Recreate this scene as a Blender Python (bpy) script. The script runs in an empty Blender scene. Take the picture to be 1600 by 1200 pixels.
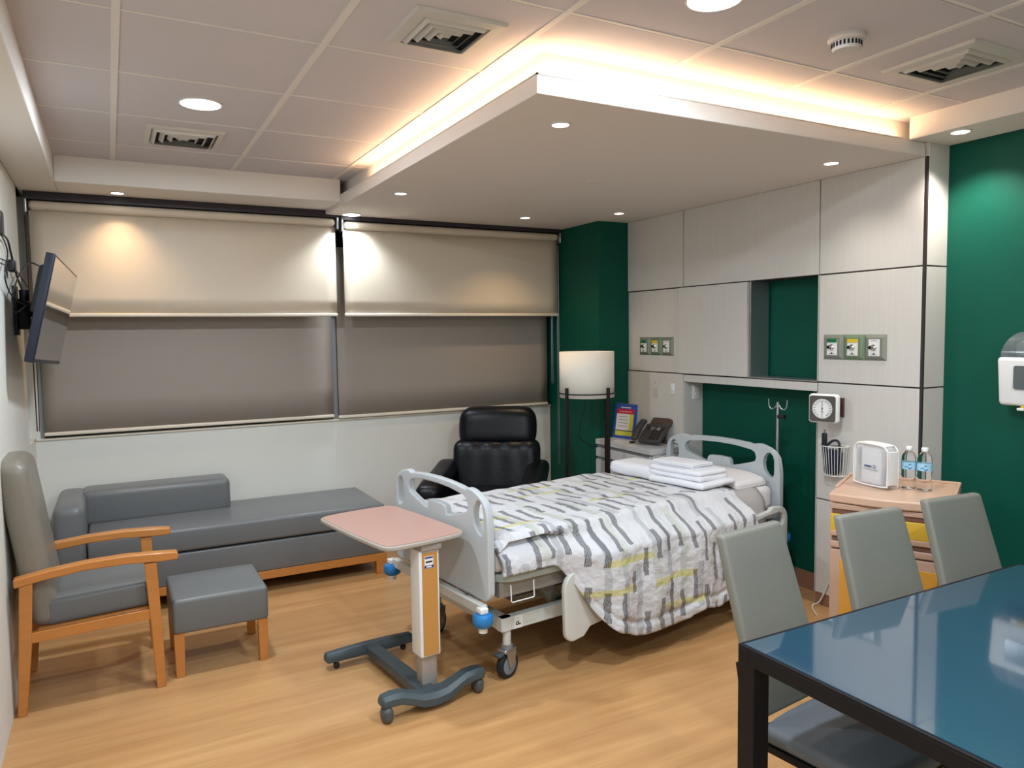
import bpy, bmesh, math, random
from mathutils import Vector, Matrix, noise
random.seed(7)
C = bpy.context.scene.collection
SC = bpy.context.scene
PI = math.pi

# ------------------------------------------------------------------ camera
yaw, pit, rol = math.radians(28.3635), math.radians(-3.9128), math.radians(-0.7903)
fwd = Vector((math.sin(yaw)*math.cos(pit), math.cos(yaw)*math.cos(pit), math.sin(pit)))
rgt = Vector((math.cos(yaw), -math.sin(yaw), 0)); up = rgt.cross(fwd)
R_ = rgt*math.cos(rol)+up*math.sin(rol); U_ = -rgt*math.sin(rol)+up*math.cos(rol)
cd = bpy.data.cameras.new('camera'); cam = bpy.data.objects.new('camera', cd); C.objects.link(cam)
cam.matrix_world = Matrix(((R_.x, U_.x, -fwd.x, -3.664), (R_.y, U_.y, -fwd.y, -5.565), (R_.z, U_.z, -fwd.z, 1.644), (0, 0, 0, 1)))
cd.sensor_fit = 'HORIZONTAL'; cd.sensor_width = 36; cd.lens = 36*1161.49/1600; cd.clip_start = 0.02
SC.camera = cam

# ------------------------------------------------------------------ world, exposure, light levels
w = bpy.data.worlds.new('world'); SC.world = w; w.use_nodes = True
w.node_tree.nodes['Background'].inputs[0].default_value = (0.02, 0.025, 0.035, 1)
w.node_tree.nodes['Background'].inputs[1].default_value = 1.0
vs = SC.view_settings
vs.view_transform = 'Standard'; vs.look = 'None'; vs.gamma = 1; vs.use_curve_mapping = False
vs.exposure = 0.24
COOL = (0.80, 0.90, 1.0); NEUT = (1.0, 0.93, 0.84); WARM = (1.0, 0.70, 0.42); PEACH = (1.0, 0.62, 0.34)
P_TILE = 30.0        # watts of each round ceiling lamp
P_SPOT = 8.0         # watts of each small canopy downlight
P_WARM = 26.0         # watts of each small soffit downlight
P_BIG = 60.0         # cool lamp over the blinds
COVE = 32.0          # radiance of the cove strip

# ------------------------------------------------------------------ materials
def lin(h):
    h = h.lstrip('#'); c = [int(h[i:i+2], 16)/255 for i in (0, 2, 4)]
    return tuple(((x+0.055)/1.055)**2.4 if x > 0.04045 else x/12.92 for x in c)+(1,)
def mat(name, col, rough=0.5, metal=0.0, bump=None, var=None, spec=0.5, coat=0.0, emis=None, trans=0.0, alpha=1.0, ior=1.45):
    m = bpy.data.materials.new(name); m.use_nodes = True; nt = m.node_tree; b = nt.nodes['Principled BSDF']
    c = lin(col) if isinstance(col, str) else tuple(col)+(1,)*(4-len(col))
    b.inputs['Base Color'].default_value = c; b.inputs['Roughness'].default_value = rough
    b.inputs['Metallic'].default_value = metal; b.inputs['Specular IOR Level'].default_value = spec
    b.inputs['IOR'].default_value = ior
    if coat: b.inputs['Coat Weight'].default_value = coat; b.inputs['Coat Roughness'].default_value = 0.08
    if trans: b.inputs['Transmission Weight'].default_value = trans
    if alpha < 1: b.inputs['Alpha'].default_value = alpha
    if emis: b.inputs['Emission Color'].default_value = tuple(emis[0])+(1,); b.inputs['Emission Strength'].default_value = emis[1]
    tc = nt.nodes.new('ShaderNodeTexCoord')
    def nz(scale, detail, stretch):
        mp = nt.nodes.new('ShaderNodeMapping'); mp.inputs['Scale'].default_value = stretch
        nt.links.new(tc.outputs['Object'], mp.inputs['Vector'])
        n = nt.nodes.new('ShaderNodeTexNoise'); n.inputs['Scale'].default_value = scale; n.inputs['Detail'].default_value = detail
        nt.links.new(mp.outputs[0], n.inputs['Vector']); return n
    if var:      # (amount, scale, stretch)
        n = nz(var[1], 4, var[2] if len(var) > 2 else (1, 1, 1))
        mx = nt.nodes.new('ShaderNodeMix'); mx.data_type = 'RGBA'
        d = var[0]; mx.inputs[6].default_value = tuple(max(0, x*(1-d)) for x in c[:3])+(1,)
        mx.inputs[7].default_value = tuple(min(1, x*(1+d)) for x in c[:3])+(1,)
        nt.links.new(n.outputs['Fac'], mx.inputs[0]); nt.links.new(mx.outputs[2], b.inputs['Base Color'])
    if bump:     # (strength, scale, stretch)
        n = nz(bump[1], 3, bump[2] if len(bump) > 2 else (1, 1, 1))
        bp = nt.nodes.new('ShaderNodeBump'); bp.inputs['Strength'].default_value = bump[0]; bp.inputs['Distance'].default_value = 0.004
        nt.links.new(n.outputs['Fac'], bp.inputs['Height']); nt.links.new(bp.outputs[0], b.inputs['Normal'])
    return m

M = {}
M['wall'] = mat('white_paint', '#d9d8d0', 0.75, var=(0.03, 2))
M['soffit'] = mat('soffit_paint', '#dedad4', 0.8)
M['tile'] = mat('ceiling_tile', '#c6c2c6', 0.9, bump=(0.08, 260), var=(0.05, 1.5))
M['tee'] = mat('ceiling_tee', '#dad6d2', 0.7)
M['canopy'] = mat('canopy_paint', '#dad3cc', 0.75)
M['green'] = mat('green_paint', '#044b3c', 0.5, spec=0.25, bump=(0.10, 120), var=(0.05, 3))
M['panel'] = mat('pale_laminate', '#c9c5bf', 0.45, var=(0.06, 5, (1, 12, 0.5)))
M['joint'] = mat('dark_joint', '#2d2526', 0.6)
M['silver'] = mat('satin_aluminium', '#b5b7ba', 0.3, 0.9)
M['chrome'] = mat('chrome', '#cfd0d0', 0.15, 1.0)
M['base'] = mat('brown_baseboard', '#8a6550', 0.5)
M['blind'] = mat('blind_fabric', '#d0c2ae', 0.42, spec=0.55, bump=(0.12, 700), var=(0.02, 3))
M['blindshaded'] = mat('blind_fabric_shaded', '#978d83', 0.5, bump=(0.12, 700))  # lower blinds: fabric colour darkened to carry the shade they hang in
M['cream'] = mat('cream_plastic', '#ddd3c2', 0.35)
M['rail'] = mat('dark_rail', '#2c2429', 0.5)
M['glassdark'] = mat('night_glass', '#0a0d12', 0.03, spec=0.8)
M['winframe'] = mat('window_aluminium', '#8d8f90', 0.35, 0.5)
M['bedplas'] = mat('bed_plastic', '#b4babd', 0.38, coat=0.15)
M['bedwhite'] = mat('bed_white_metal', '#c6c7c1', 0.4)
M['bedgrey'] = mat('bed_grey_metal', '#8f8d86', 0.45)
M['deck'] = mat('bed_deck', '#a9b5b1', 0.4)
M['blue'] = mat('blue_plastic', '#1f74b4', 0.35)
M['rubber'] = mat('black_rubber', '#1d1f22', 0.6)
M['wheel'] = mat('wheel_grey', '#75808a', 0.5)
M['sheet'] = mat('white_sheet', '#d6d2d2', 0.85, bump=(0.3, 25))
M['greysheet'] = mat('grey_blanket', '#a8a3a0', 0.9, bump=(0.3, 60))
M['linen'] = mat('white_linen', '#dcdde2', 0.9, bump=(0.5, 18))
M['vinylgrey'] = mat('grey_vinyl', '#696b6c', 0.33, spec=0.45, bump=(0.10, 300), var=(0.06, 60))
M['vinyltaupe'] = mat('taupe_vinyl', '#7b7469', 0.38, spec=0.45, bump=(0.10, 300), var=(0.05, 60))
M['vinylseat'] = mat('grey_vinyl_seat', '#666868', 0.36, spec=0.45, bump=(0.1, 300), var=(0.05, 60))
M['beech'] = mat('beech_wood', '#b9783a', 0.38, var=(0.14, 7, (1, 8, 8)), coat=0.2)
M['leather'] = mat('black_leather', '#05070d', 0.38, spec=0.28, bump=(0.25, 60))
M['leatherdark'] = mat('black_leather_base', '#0a0b10', 0.45, bump=(0.2, 60))
M['black'] = mat('black_metal', '#0b0c11', 0.5, spec=0.3)
M['blackplas'] = mat('black_plastic', '#15171c', 0.4)
M['pinktop'] = mat('peach_laminate', '#b48e81', 0.32, var=(0.03, 40))
M['greyedge'] = mat('grey_edge', '#a29b92', 0.4)
M['tan'] = mat('tan_panel', '#bb8747', 0.4, var=(0.05, 4, (30, 1, 1)))
M['otbgrey'] = mat('blue_grey_castings', '#3f4b50', 0.42, bump=(0.1, 200))
M['otbwheel'] = mat('grey_casters', '#4b4d4d', 0.45)
M['otbtube'] = mat('grey_tube', '#a29a92', 0.4, 0.3)
M['chairfab'] = mat('sage_vinyl', '#74736a', 0.42, spec=0.45, bump=(0.12, 180), var=(0.05, 80))
M['chairseat'] = mat('blue_grey_fabric', '#5f656b', 0.6, bump=(0.2, 200), var=(0.05, 80))
M['tablegl'] = mat('blue_glass_top', '#2a4658', 0.04, spec=0.9, var=(0.03, 200), coat=1.0)
M['beige'] = mat('beige_plastic', '#b4937d', 0.38)
M['beigetop'] = mat('beige_top', '#c3a189', 0.35)
M['brownshade'] = mat('brown_recess', '#6d4a3c', 0.5)
M['yellow'] = mat('yellow_panel', '#c9a233', 0.4)
M['amber'] = mat('amber_panel', '#c98f35', 0.4)
M['white'] = mat('white_plastic', '#dfe0de', 0.35)
M['whitelam'] = mat('white_laminate', '#c2c1bf', 0.4, var=(0.05, 4, (1, 1, 14)))
M['grey'] = mat('mid_grey', '#77787a', 0.5)
M['shade'] = mat('lamp_shade_fabric', '#efe8da', 0.8, bump=(0.1, 400))
M['pole'] = mat('dark_bronze', '#1c1614', 0.4)
M['calblue'] = mat('calendar_blue', '#2f4f9e', 0.45)
M['red'] = mat('calendar_red', '#c4202f', 0.45)
M['paper'] = mat('paper', '#d9d5d2', 0.7)
M['lime'] = mat('calendar_yellow', '#c9c24a', 0.6)
M['phone'] = mat('phone_plastic', '#3d3837', 0.4)
M['phonekey'] = mat('phone_key', '#0d0c0d', 0.4)
M['lcd'] = mat('phone_screen', '#4f4038', 0.2)
M['gasplate'] = mat('gas_plate', '#7d8175', 0.4, 0.2)
M['gasgreenplate'] = mat('gas_plate_green', '#6e8168', 0.4, 0.2)
M['labelgreen'] = mat('label_green', '#0e6a3c', 0.4)
M['labelyellow'] = mat('label_yellow', '#d6b52c', 0.4)
M['navy'] = mat('navy_ink', '#1d2f7f', 0.5)
M['gaugeface'] = mat('gauge_dark_face', '#4c4743', 0.4)
M['brown'] = mat('brown_bracket', '#4c342c', 0.5)
M['navyfab'] = mat('navy_cuff', '#101a35', 0.8)
M['wire'] = mat('white_wire', '#d8d8d2', 0.35)
M['detector'] = mat('detector_white', '#cdc7c2', 0.5)
M['vent'] = mat('vent_white', '#c3c1bb', 0.5)
M['ventdark'] = mat('vent_dark', '#11131a', 0.8)
M['screen'] = mat('tv_screen', '#0b0d10', 0.06, spec=1.0, coat=1.0)
M['tvframe'] = mat('tv_frame', '#151b2b', 0.35)
M['clear'] = mat('clear_plastic', '#ffffff', 0.04, trans=1.0, ior=1.25)
M['water'] = mat('bottle_water', '#f4fbff', 0.0, trans=1.0, ior=1.33)
M['bottlelabel'] = mat('bottle_label', '#9cc9dd', 0.4)
M['smoke'] = mat('smoked_window', '#7f8a8c', 0.15, trans=0.6)
M['bagclear'] = mat('bag_clear', '#e8ebf0', 0.15, alpha=0.35)
M['zip'] = mat('bag_white_edge', '#dfdcd8', 0.5)
def lens(name, col, s):
    m = mat(name, (1, 1, 1), 0.5, emis=(col, s)); return m
M['lenscool'] = lens('lens_cool', (0.93, 0.97, 1.0), 9)
M['lensneut'] = lens('lens_neutral', (1.0, 0.95, 0.88), 5)
M['lenswarm'] = lens('lens_warm', (1.0, 0.93, 0.84), 7)
M['cove'] = lens('cove_strip', PEACH, COVE)

def floor_mat():
    m = mat('wood_vinyl_floor', '#b98a5c', 0.36, spec=0.45); nt = m.node_tree; b = nt.nodes['Principled BSDF']
    tc = nt.nodes.new('ShaderNodeTexCoord'); N = nt.nodes.new; L = nt.links.new
    sep = N('ShaderNodeSeparateXYZ'); L(tc.outputs['Object'], sep.inputs[0])
    d = N('ShaderNodeMath'); d.operation = 'DIVIDE'; d.inputs[1].default_value = 0.16; L(sep.outputs['Y'], d.inputs[0])
    fl = N('ShaderNodeMath'); fl.operation = 'FLOOR'; L(d.outputs[0], fl.inputs[0])
    wn = N('ShaderNodeTexWhiteNoise'); wn.noise_dimensions = '1D'; L(fl.outputs[0], wn.inputs['W'])
    mp = N('ShaderNodeMapping'); mp.inputs['Scale'].default_value = (0.55, 7, 1); L(tc.outputs['Object'], mp.inputs[0])
    n1 = N('ShaderNodeTexNoise'); n1.inputs['Scale'].default_value = 2.2; n1.inputs['Detail'].default_value = 6; L(mp.outputs[0], n1.inputs[0])
    mp2 = N('ShaderNodeMapping'); mp2.inputs['Scale'].default_value = (1.2, 40, 1); L(tc.outputs['Object'], mp2.inputs[0])
    n2 = N('ShaderNodeTexNoise'); n2.inputs['Scale'].default_value = 3; n2.inputs['Detail'].default_value = 4; L(mp2.outputs[0], n2.inputs[0])
    a = N('ShaderNodeMath'); a.operation = 'MULTIPLY_ADD'; a.inputs[1].default_value = 0.12; L(wn.outputs['Value'], a.inputs[0]); L(n1.outputs['Fac'], a.inputs[2])
    a2 = N('ShaderNodeMath'); a2.operation = 'MULTIPLY_ADD'; a2.inputs[1].default_value = 0.35; L(n2.outputs['Fac'], a2.inputs[0]); L(a.outputs[0], a2.inputs[2])
    r = N('ShaderNodeValToRGB'); r.color_ramp.elements[0].position = 0.45; r.color_ramp.elements[0].color = lin('#aa7c4e')
    r.color_ramp.elements[1].position = 0.95; r.color_ramp.elements[1].color = lin('#c39765')
    L(a2.outputs[0], r.inputs[0]); L(r.outputs[0], b.inputs['Base Color'])
    return m
M['floor'] = floor_mat()

def duvet_mat():
    m = mat('striped_duvet', '#d8d8da', 0.85); nt = m.node_tree; b = nt.nodes['Principled BSDF']; N = nt.nodes.new; L = nt.links.new
    uv = N('ShaderNodeUVMap'); uv.uv_map = 'UVMap'
    sp = N('ShaderNodeSeparateXYZ'); L(uv.outputs[0], sp.inputs[0])
    def mth(op, a, b_=None, c_=None):
        n = N('ShaderNodeMath'); n.operation = op
        for i, v in enumerate((a, b_, c_)):
            if v is None: continue
            if isinstance(v, (int, float)): n.inputs[i].default_value = v
            else: L(v, n.inputs[i])
        return n.outputs[0]
    nz = N('ShaderNodeTexNoise'); nz.inputs['Scale'].default_value = 9; nz.inputs['Detail'].default_value = 1; L(uv.outputs[0], nz.inputs[0])
    nz2 = N('ShaderNodeTexNoise'); nz2.inputs['Scale'].default_value = 32; nz2.inputs['Detail'].default_value = 1; L(uv.outputs[0], nz2.inputs[0])
    U = mth('ADD', mth('ADD', sp.outputs['X'], mth('MULTIPLY', mth('SUBTRACT', nz2.outputs['Fac'], 0.5), 0.02)), mth('MULTIPLY', mth('SUBTRACT', nz.outputs['Fac'], 0.5), 0.035)); V = sp.outputs['Y']
    def wn(w_, off):
        n = N('ShaderNodeTexWhiteNoise'); n.noise_dimensions = '1D'; L(mth('ADD', w_, off), n.inputs['W']); return n.outputs['Value']
    def dashes(pitch, width, length, duty, off):
        q = mth('DIVIDE', mth('ADD', U, off), pitch); col = mth('FLOOR', q); fr = mth('FRACT', q)
        inb = mth('LESS_THAN', fr, width/pitch)
        vv = mth('ADD', mth('DIVIDE', V, length), mth('MULTIPLY', wn(col, off*13+2), 7.3))
        cell = mth('FLOOR', vv); fv = mth('FRACT', vv)
        n2 = N('ShaderNodeTexWhiteNoise'); n2.noise_dimensions = '2D'
        cb = N('ShaderNodeCombineXYZ'); L(col, cb.inputs[0]); L(cell, cb.inputs[1]); L(cb.outputs[0], n2.inputs['Vector'])
        on = mth('LESS_THAN', fv, mth('MULTIPLY_ADD', n2.outputs['Value'], 0.5, duty))
        return mth('MULTIPLY', inb, on), fr
    def mix(fac, c1, c2):
        mx = N('ShaderNodeMix'); mx.data_type = 'RGBA'; L(fac, mx.inputs[0])
        if isinstance(c1, tuple): mx.inputs[6].default_value = c1
        else: L(c1, mx.inputs[6])
        mx.inputs[7].default_value = c2; return mx.outputs[2]
    base = lin('#c8c8cb')
    l1, _ = dashes(0.105, 0.036, 0.62, 0.35, 0.03)
    c = mix(mth('MULTIPLY', l1, 0.75), base, lin('#a5a9ac'))
    l3, _ = dashes(0.21, 0.05, 0.8, 0.3, 0.13)
    c = mix(mth('MULTIPLY', l3, 0.5), c, lin('#b9bcae'))
    # yellow bands running along the bed
    vy = mth('DIVIDE', mth('ADD', V, 0.02), 0.145); cy = mth('FLOOR', vy); fy = mth('FRACT', vy)
    uy = mth('ADD', mth('DIVIDE', U, 0.42), mth('MULTIPLY', wn(cy, 5.5), 3.1)); fu = mth('FRACT', uy)
    n3 = N('ShaderNodeTexWhiteNoise'); n3.noise_dimensions = '2D'; cb = N('ShaderNodeCombineXYZ'); L(cy, cb.inputs[0]); L(mth('FLOOR', uy), cb.inputs[1]); L(cb.outputs[0], n3.inputs['Vector'])
    ye = mth('MULTIPLY', mth('MULTIPLY', mth('LESS_THAN', fy, 0.24), mth('LESS_THAN', fu, 0.72)), mth('GREATER_THAN', n3.outputs['Value'], 0.62))
    c = mix(mth('MULTIPLY', ye, 0.62), c, lin('#c2bc50'))
    # dark dashes made of fine lines
    d1, fr = dashes(0.085, 0.028, 0.33, 0.30, 0.0)
    fine = mth('MULTIPLY_ADD', mth('SINE', mth('MULTIPLY', fr, 105.0)), 0.32, 0.66)
    c = mix(mth('MULTIPLY', d1, fine), c, lin('#34363d'))
    L(c, b.inputs['Base Color'])
    n = N('ShaderNodeTexNoise'); n.inputs['Scale'].default_value = 28; n.inputs['Detail'].default_value = 5; L(uv.outputs[0], n.inputs[0])
    bp = N('ShaderNodeBump'); bp.inputs['Strength'].default_value = 0.75; bp.inputs['Distance'].default_value = 0.014
    L(n.outputs['Fac'], bp.inputs['Height']); L(bp.outputs[0], b.inputs['Normal'])
    return m
M['duvet'] = duvet_mat()

# ------------------------------------------------------------------ mesh helpers
def T(x=0, y=0, z=0, rx=0, ry=0, rz=0):
    return Matrix.Translation((x, y, z)) @ Matrix.Rotation(rz, 4, 'Z') @ Matrix.Rotation(ry, 4, 'Y') @ Matrix.Rotation(rx, 4, 'X')
class MB:
    def __init__(s): s.v = []; s.f = []; s.m = []; s.mats = []; s.uv = None
    def mi(s, m):
        if m not in s.mats: s.mats.append(m)
        return s.mats.index(m)
    def add(s, vs_, fs, m, X=None):
        o = len(s.v); k = s.mi(m)
        s.v += [tuple((X @ Vector(p)) if X else p) for p in vs_]
        s.f += [tuple(i+o for i in f) for f in fs]; s.m += [k]*len(fs); return s
    def box(s, x0, x1, y0, y1, z0, z1, m, X=None):
        vs_ = [(x, y, z) for z in (z0, z1) for y in (y0, y1) for x in (x0, x1)]
        return s.add(vs_, [(0, 2, 3, 1), (4, 5, 7, 6), (0, 1, 5, 4), (2, 6, 7, 3), (0, 4, 6, 2), (1, 3, 7, 5)], m, X)
    def rb(s, x0, x1, y0, y1, z0, z1, r, m, X=None, fn=None, n=3, inner=1):
        lo = (x0, y0, z0); hi = (x1, y1, z1); r = min(r, *[(b-a)/2*0.999 for a, b in zip(lo, hi)])
        def ax(i):
            a, b = lo[i], hi[i]; k = inner if isinstance(inner, int) else inner[i]
            L = [a+r*(1-math.cos(PI/2*j/n)) if False else a+r*math.tan(PI/4*j/n) for j in range(n)]
            Rr = [b-(q-a) for q in reversed(L)]
            mid = [a+r+(b-a-2*r)*j/k for j in range(k+1)]
            out = []
            for q in L+mid+Rr:
                if not out or q-out[-1] > 1e-7: out.append(q)
            return out
        A = [ax(0), ax(1), ax(2)]; idx = {}; vs_ = []; fs = []
        def vid(i, j, k):
            key = (i, j, k)
            if key not in idx:
                p = Vector((A[0][i], A[1][j], A[2][k]))
                q = Vector([min(max(p[t], lo[t]+r), hi[t]-r) for t in range(3)])
                d = p-q
                if d.length > 1e-9: p = q+d.normalized()*r
                if fn: p = Vector(fn(*p))
                idx[key] = len(vs_); vs_.append(p)
            return idx[key]
        nx, ny, nz_ = len(A[0])-1, len(A[1])-1, len(A[2])-1
        for i in range(nx):
            for j in range(ny):
                fs.append((vid(i, j, 0), vid(i, j+1, 0), vid(i+1, j+1, 0), vid(i+1, j, 0)))
                fs.append((vid(i, j, nz_), vid(i+1, j, nz_), vid(i+1, j+1, nz_), vid(i, j+1, nz_)))
        for i in range(nx):
            for k in range(nz_):
                fs.append((vid(i, 0, k), vid(i+1, 0, k), vid(i+1, 0, k+1), vid(i, 0, k+1)))
                fs.append((vid(i, ny, k), vid(i, ny, k+1), vid(i+1, ny, k+1), vid(i+1, ny, k)))
        for j in range(ny):
            for k in range(nz_):
                fs.append((vid(0, j, k), vid(0, j, k+1), vid(0, j+1, k+1), vid(0, j+1, k)))
                fs.append((vid(nx, j, k), vid(nx, j+1, k), vid(nx, j+1, k+1), vid(nx, j, k+1)))
        return s.add(vs_, fs, m, X)
    def lathe(s, prof, m, X=None, n=28, caps=True):      # prof: (radius, z)
        vs_ = []; fs = []
        for r, z in prof:
            for i in range(n):
                a = 2*PI*i/n; vs_.append((r*math.cos(a), r*math.sin(a), z))
        for k in range(len(prof)-1):
            for i in range(n):
                j = (i+1) % n; fs.append((k*n+i, k*n+j, (k+1)*n+j, (k+1)*n+i))
        if caps:
            fs.append(tuple(reversed(range(n)))); fs.append(tuple((len(prof)-1)*n+i for i in range(n)))
        return s.add(vs_, fs, m, X)
    def cyl(s, r, z0, z1, m, X=None, n=24): return s.lathe([(r, z0), (r, z1)], m, X, n)
    def bar(s, p, q, w_, h_, m, r=0.0):                    # rectangular bar from p to q
        p = Vector(p); q = Vector(q); d = q-p; L = d.length; z = d.normalized()
        x = Vector((0, 0, 1)).cross(z)
        x = x.normalized() if x.length > 1e-4 else Vector((1, 0, 0))
        y = z.cross(x); X = Matrix(((x.x, y.x, z.x, p.x), (x.y, y.y, z.y, p.y), (x.z, y.z, z.z, p.z), (0, 0, 0, 1)))
        if r: return s.rb(-w_/2, w_/2, -h_/2, h_/2, 0, L, r, m, X, n=2)
        return s.box(-w_/2, w_/2, -h_/2, h_/2, 0, L, m, X)
    def tube(s, pts, r, m, n=10, smooth=True, closed=False, rad=None):
        P = [Vector(p) for p in pts]
        if smooth and len(P) > 2:
            Q = []; N_ = len(P)
            rng = range(N_ if closed else N_-1)
            for i in rng:
                if closed: a, b, c, d = P[(i-1) % N_], P[i], P[(i+1) % N_], P[(i+2) % N_]
                else: a, b, c, d = P[max(i-1, 0)], P[i], P[i+1], P[min(i+2, N_-1)]
                for k in range(6):
                    t = k/6; Q.append(0.5*((2*b)+(c-a)*t+(2*a-5*b+4*c-d)*t*t+(3*b-a-3*c+d)*t**3))
            if not closed: Q.append(P[-1])
            P = Q
        vs_ = []; fs = []; N_ = len(P); up_ = None
        for i, p in enumerate(P):
            if closed: t = P[(i+1) % N_]-P[(i-1) % N_]
            else: t = P[min(i+1, N_-1)]-P[max(i-1, 0)]
            t.normalize()
            if up_ is None:
                up_ = Vector((0, 0, 1)) if abs(t.z) < 0.9 else Vector((1, 0, 0))
            x = up_.cross(t); x.normalize(); y = t.cross(x); up_ = y
            rr = r if rad is None else rad[min(int(i/6) if smooth and len(pts) > 2 else i, len(rad)-1)]
            for k in range(n):
                a = 2*PI*k/n; vs_.append(p+x*rr*math.cos(a)+y*rr*math.sin(a))
        for i in range(N_ if closed else N_-1):
            for k in range(n):
                l = (k+1) % n; i2 = (i+1) % N_; fs.append((i*n+k, i*n+l, i2*n+l, i2*n+k))
        if not closed: fs.append(tuple(reversed(range(n)))); fs.append(tuple((N_-1)*n+k for k in range(n)))
        return s.add(vs_, fs, m)
    def prism(s, loops, d0, d1, m, X=None, axis='x'):       # outer loop + holes, 2D (a,b); extruded along axis
        bm = bmesh.new(); es = []
        for lp in loops:
            vv = [bm.verts.new((a, b, 0)) for a, b in lp]
            es += [bm.edges.new((vv[i], vv[(i+1) % len(vv)])) for i in range(len(vv))]
        bmesh.ops.triangle_fill(bm, use_beauty=True, use_dissolve=True, edges=es, normal=(0, 0, 1))
        bm.verts.index_update(); V2 = [(v.co.x, v.co.y) for v in bm.verts]; F2 = [tuple(v.index for v in f.verts) for f in bm.faces]
        bd = [tuple(v.index for v in e.verts) for e in bm.edges if len(e.link_faces) == 1]; bm.free()
        n = len(V2); g = {'x': lambda a, b, d: (d, a, b), 'y': lambda a, b, d: (a, d, b), 'z': lambda a, b, d: (a, b, d)}[axis]
        vs_ = [g(a, b, d0) for a, b in V2]+[g(a, b, d1) for a, b in V2]
        fs = [tuple(reversed(f)) for f in F2]+[tuple(i+n for i in f) for f in F2]+[(a, b, b+n, a+n) for a, b in bd]
        return s.add(vs_, fs, m, X)
    def build(s, name, parent=None, smooth=True, ang=40, bevel=0, loc=None, rot=None, sub=0, solid=0):
        me = bpy.data.meshes.new(name); me.from_pydata([tuple(v) for v in s.v], [], s.f)
        for m in s.mats: me.materials.append(m)
        me.polygons.foreach_set('material_index', s.m)
        bm = bmesh.new(); bm.from_mesh(me); bmesh.ops.recalc_face_normals(bm, faces=bm.faces)
        bm.to_mesh(me); bm.free()
        if s.uv:
            ul = me.uv_layers.new(name='UVMap')
            for lp in me.loops: ul.data[lp.index].uv = s.uv[lp.vertex_index]
        if smooth:
            me.polygons.foreach_set('use_smooth', [True]*len(me.polygons)); me.set_sharp_from_angle(angle=math.radians(ang))
        me.update(); o = bpy.data.objects.new(name, me); C.objects.link(o)
        if parent: o.parent = parent
        if loc: o.location = loc
        if rot: o.rotation_euler = rot
        if bevel:
            md = o.modifiers.new('bevel', 'BEVEL'); md.width = bevel; md.segments = 3; md.limit_method = 'ANGLE'; md.angle_limit = math.radians(50)
        if solid:
            md = o.modifiers.new('solid', 'SOLIDIFY'); md.thickness = solid; md.offset = -1
        if sub:
            md = o.modifiers.new('sub', 'SUBSURF'); md.levels = sub; md.render_levels = sub
        return o
def thing(name, label, cat, loc=(0, 0, 0), rz=0, group=None, rot=None):
    o = bpy.data.objects.new(name, None); C.objects.link(o); o.location = loc; o.rotation_euler = rot or (0, 0, rz); o.empty_display_size = 0.1
    return tag(o, label, cat, group)
def tag(o, label, cat, group=None):
    o['label'] = label; o['category'] = cat
    if group: o['group'] = group
    return o
def struct(o): o['kind'] = 'structure'; return o
def copy_tree(o, parent=None):
    c = o.copy(); C.objects.link(c)
    if parent: c.parent = parent; c.matrix_parent_inverse = o.matrix_parent_inverse.copy()
    for ch in [x for x in bpy.data.objects if x.parent == o]: copy_tree(ch, c)
    return c
def arc(cx, cy, r, a0, a1, n=6): return [(cx+r*math.cos(a0+(a1-a0)*i/n), cy+r*math.sin(a0+(a1-a0)*i/n)) for i in range(n+1)]
def rrect(x0, x1, y0, y1, r, n=5):
    return arc(x1-r, y1-r, r, 0, PI/2, n)+arc(x0+r, y1-r, r, PI/2, PI, n)+arc(x0+r, y0+r, r, PI, 1.5*PI, n)+arc(x1-r, y0+r, r, 1.5*PI, 2*PI, n)
def text_mb(txt, size, m, X, bold=False, depth=0.0004):
    cu = bpy.data.curves.new('t', 'FONT'); cu.body = txt; cu.size = size; cu.align_x = 'CENTER'; cu.align_y = 'CENTER'; cu.extrude = depth; cu.resolution_u = 2
    if bold: cu.offset = size*0.02
    o = bpy.data.objects.new('t', cu); C.objects.link(o); dg = bpy.context.evaluated_depsgraph_get()
    me = bpy.data.meshes.new_from_object(o.evaluated_get(dg)); vs_ = [tuple(v.co) for v in me.vertices]; fs = [tuple(p.vertices) for p in me.polygons]
    bpy.data.objects.remove(o); bpy.data.curves.remove(cu); bpy.data.meshes.remove(me)
    b = MB(); b.add(vs_, fs, m, X); return b
def merge(a, b):
    o = len(a.v); a.v += b.v
    for f, k in zip(b.f, b.m): a.f.append(tuple(i+o for i in f)); a.m.append(a.mi(b.mats[k]))
    return a
# frame that faces -X (text reads right when seen from the room): text x -> -Y, text y -> +Z
FACE_NX = Matrix(((0, 0, -1, 0), (-1, 0, 0, 0), (0, 1, 0, 0), (0, 0, 0, 1)))
FACE_NY = Matrix(((1, 0, 0, 0), (0, 0, -1, 0), (0, 1, 0, 0), (0, 0, 0, 1)))

# ------------------------------------------------------------------ room shell
XL, XR, XG, YB = -4.103, 0.0, 0.177, -7.0
Z1, ZT, ZS, ZW, ZR = 2.505, 2.681, 2.573, 2.535, 2.573
b = MB(); b.box(XL-.3, XG+.2, YB-.2, .35, -.1, 0, M['floor']); struct(b.build('floor', smooth=False))
b = MB(); b.box(XL-.3, XG+.2, YB-.2, .35, ZT, ZT+.1, M['tile']); cl = struct(b.build('ceiling', smooth=False))
b = MB()
for x in (-3.60, -2.945, -2.31, -1.67, -1.045, -0.43): b.box(x-.013, x+.013, YB, -.59, ZT-.004, ZT+.001, M['tee'])
y = -1.0
for y in [-1.0-.6175*i for i in range(10)]:
    b.box(XL+.1, XG-.1, y-.007, y+.007, ZT-.0025, ZT+.001, M['tee']); b.box(XL+.1, XG-.1, y+.007, y+.0105, ZT-.0015, ZT+.001, M['joint'])
b.build('tee_grid', cl, smooth=False)
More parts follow.
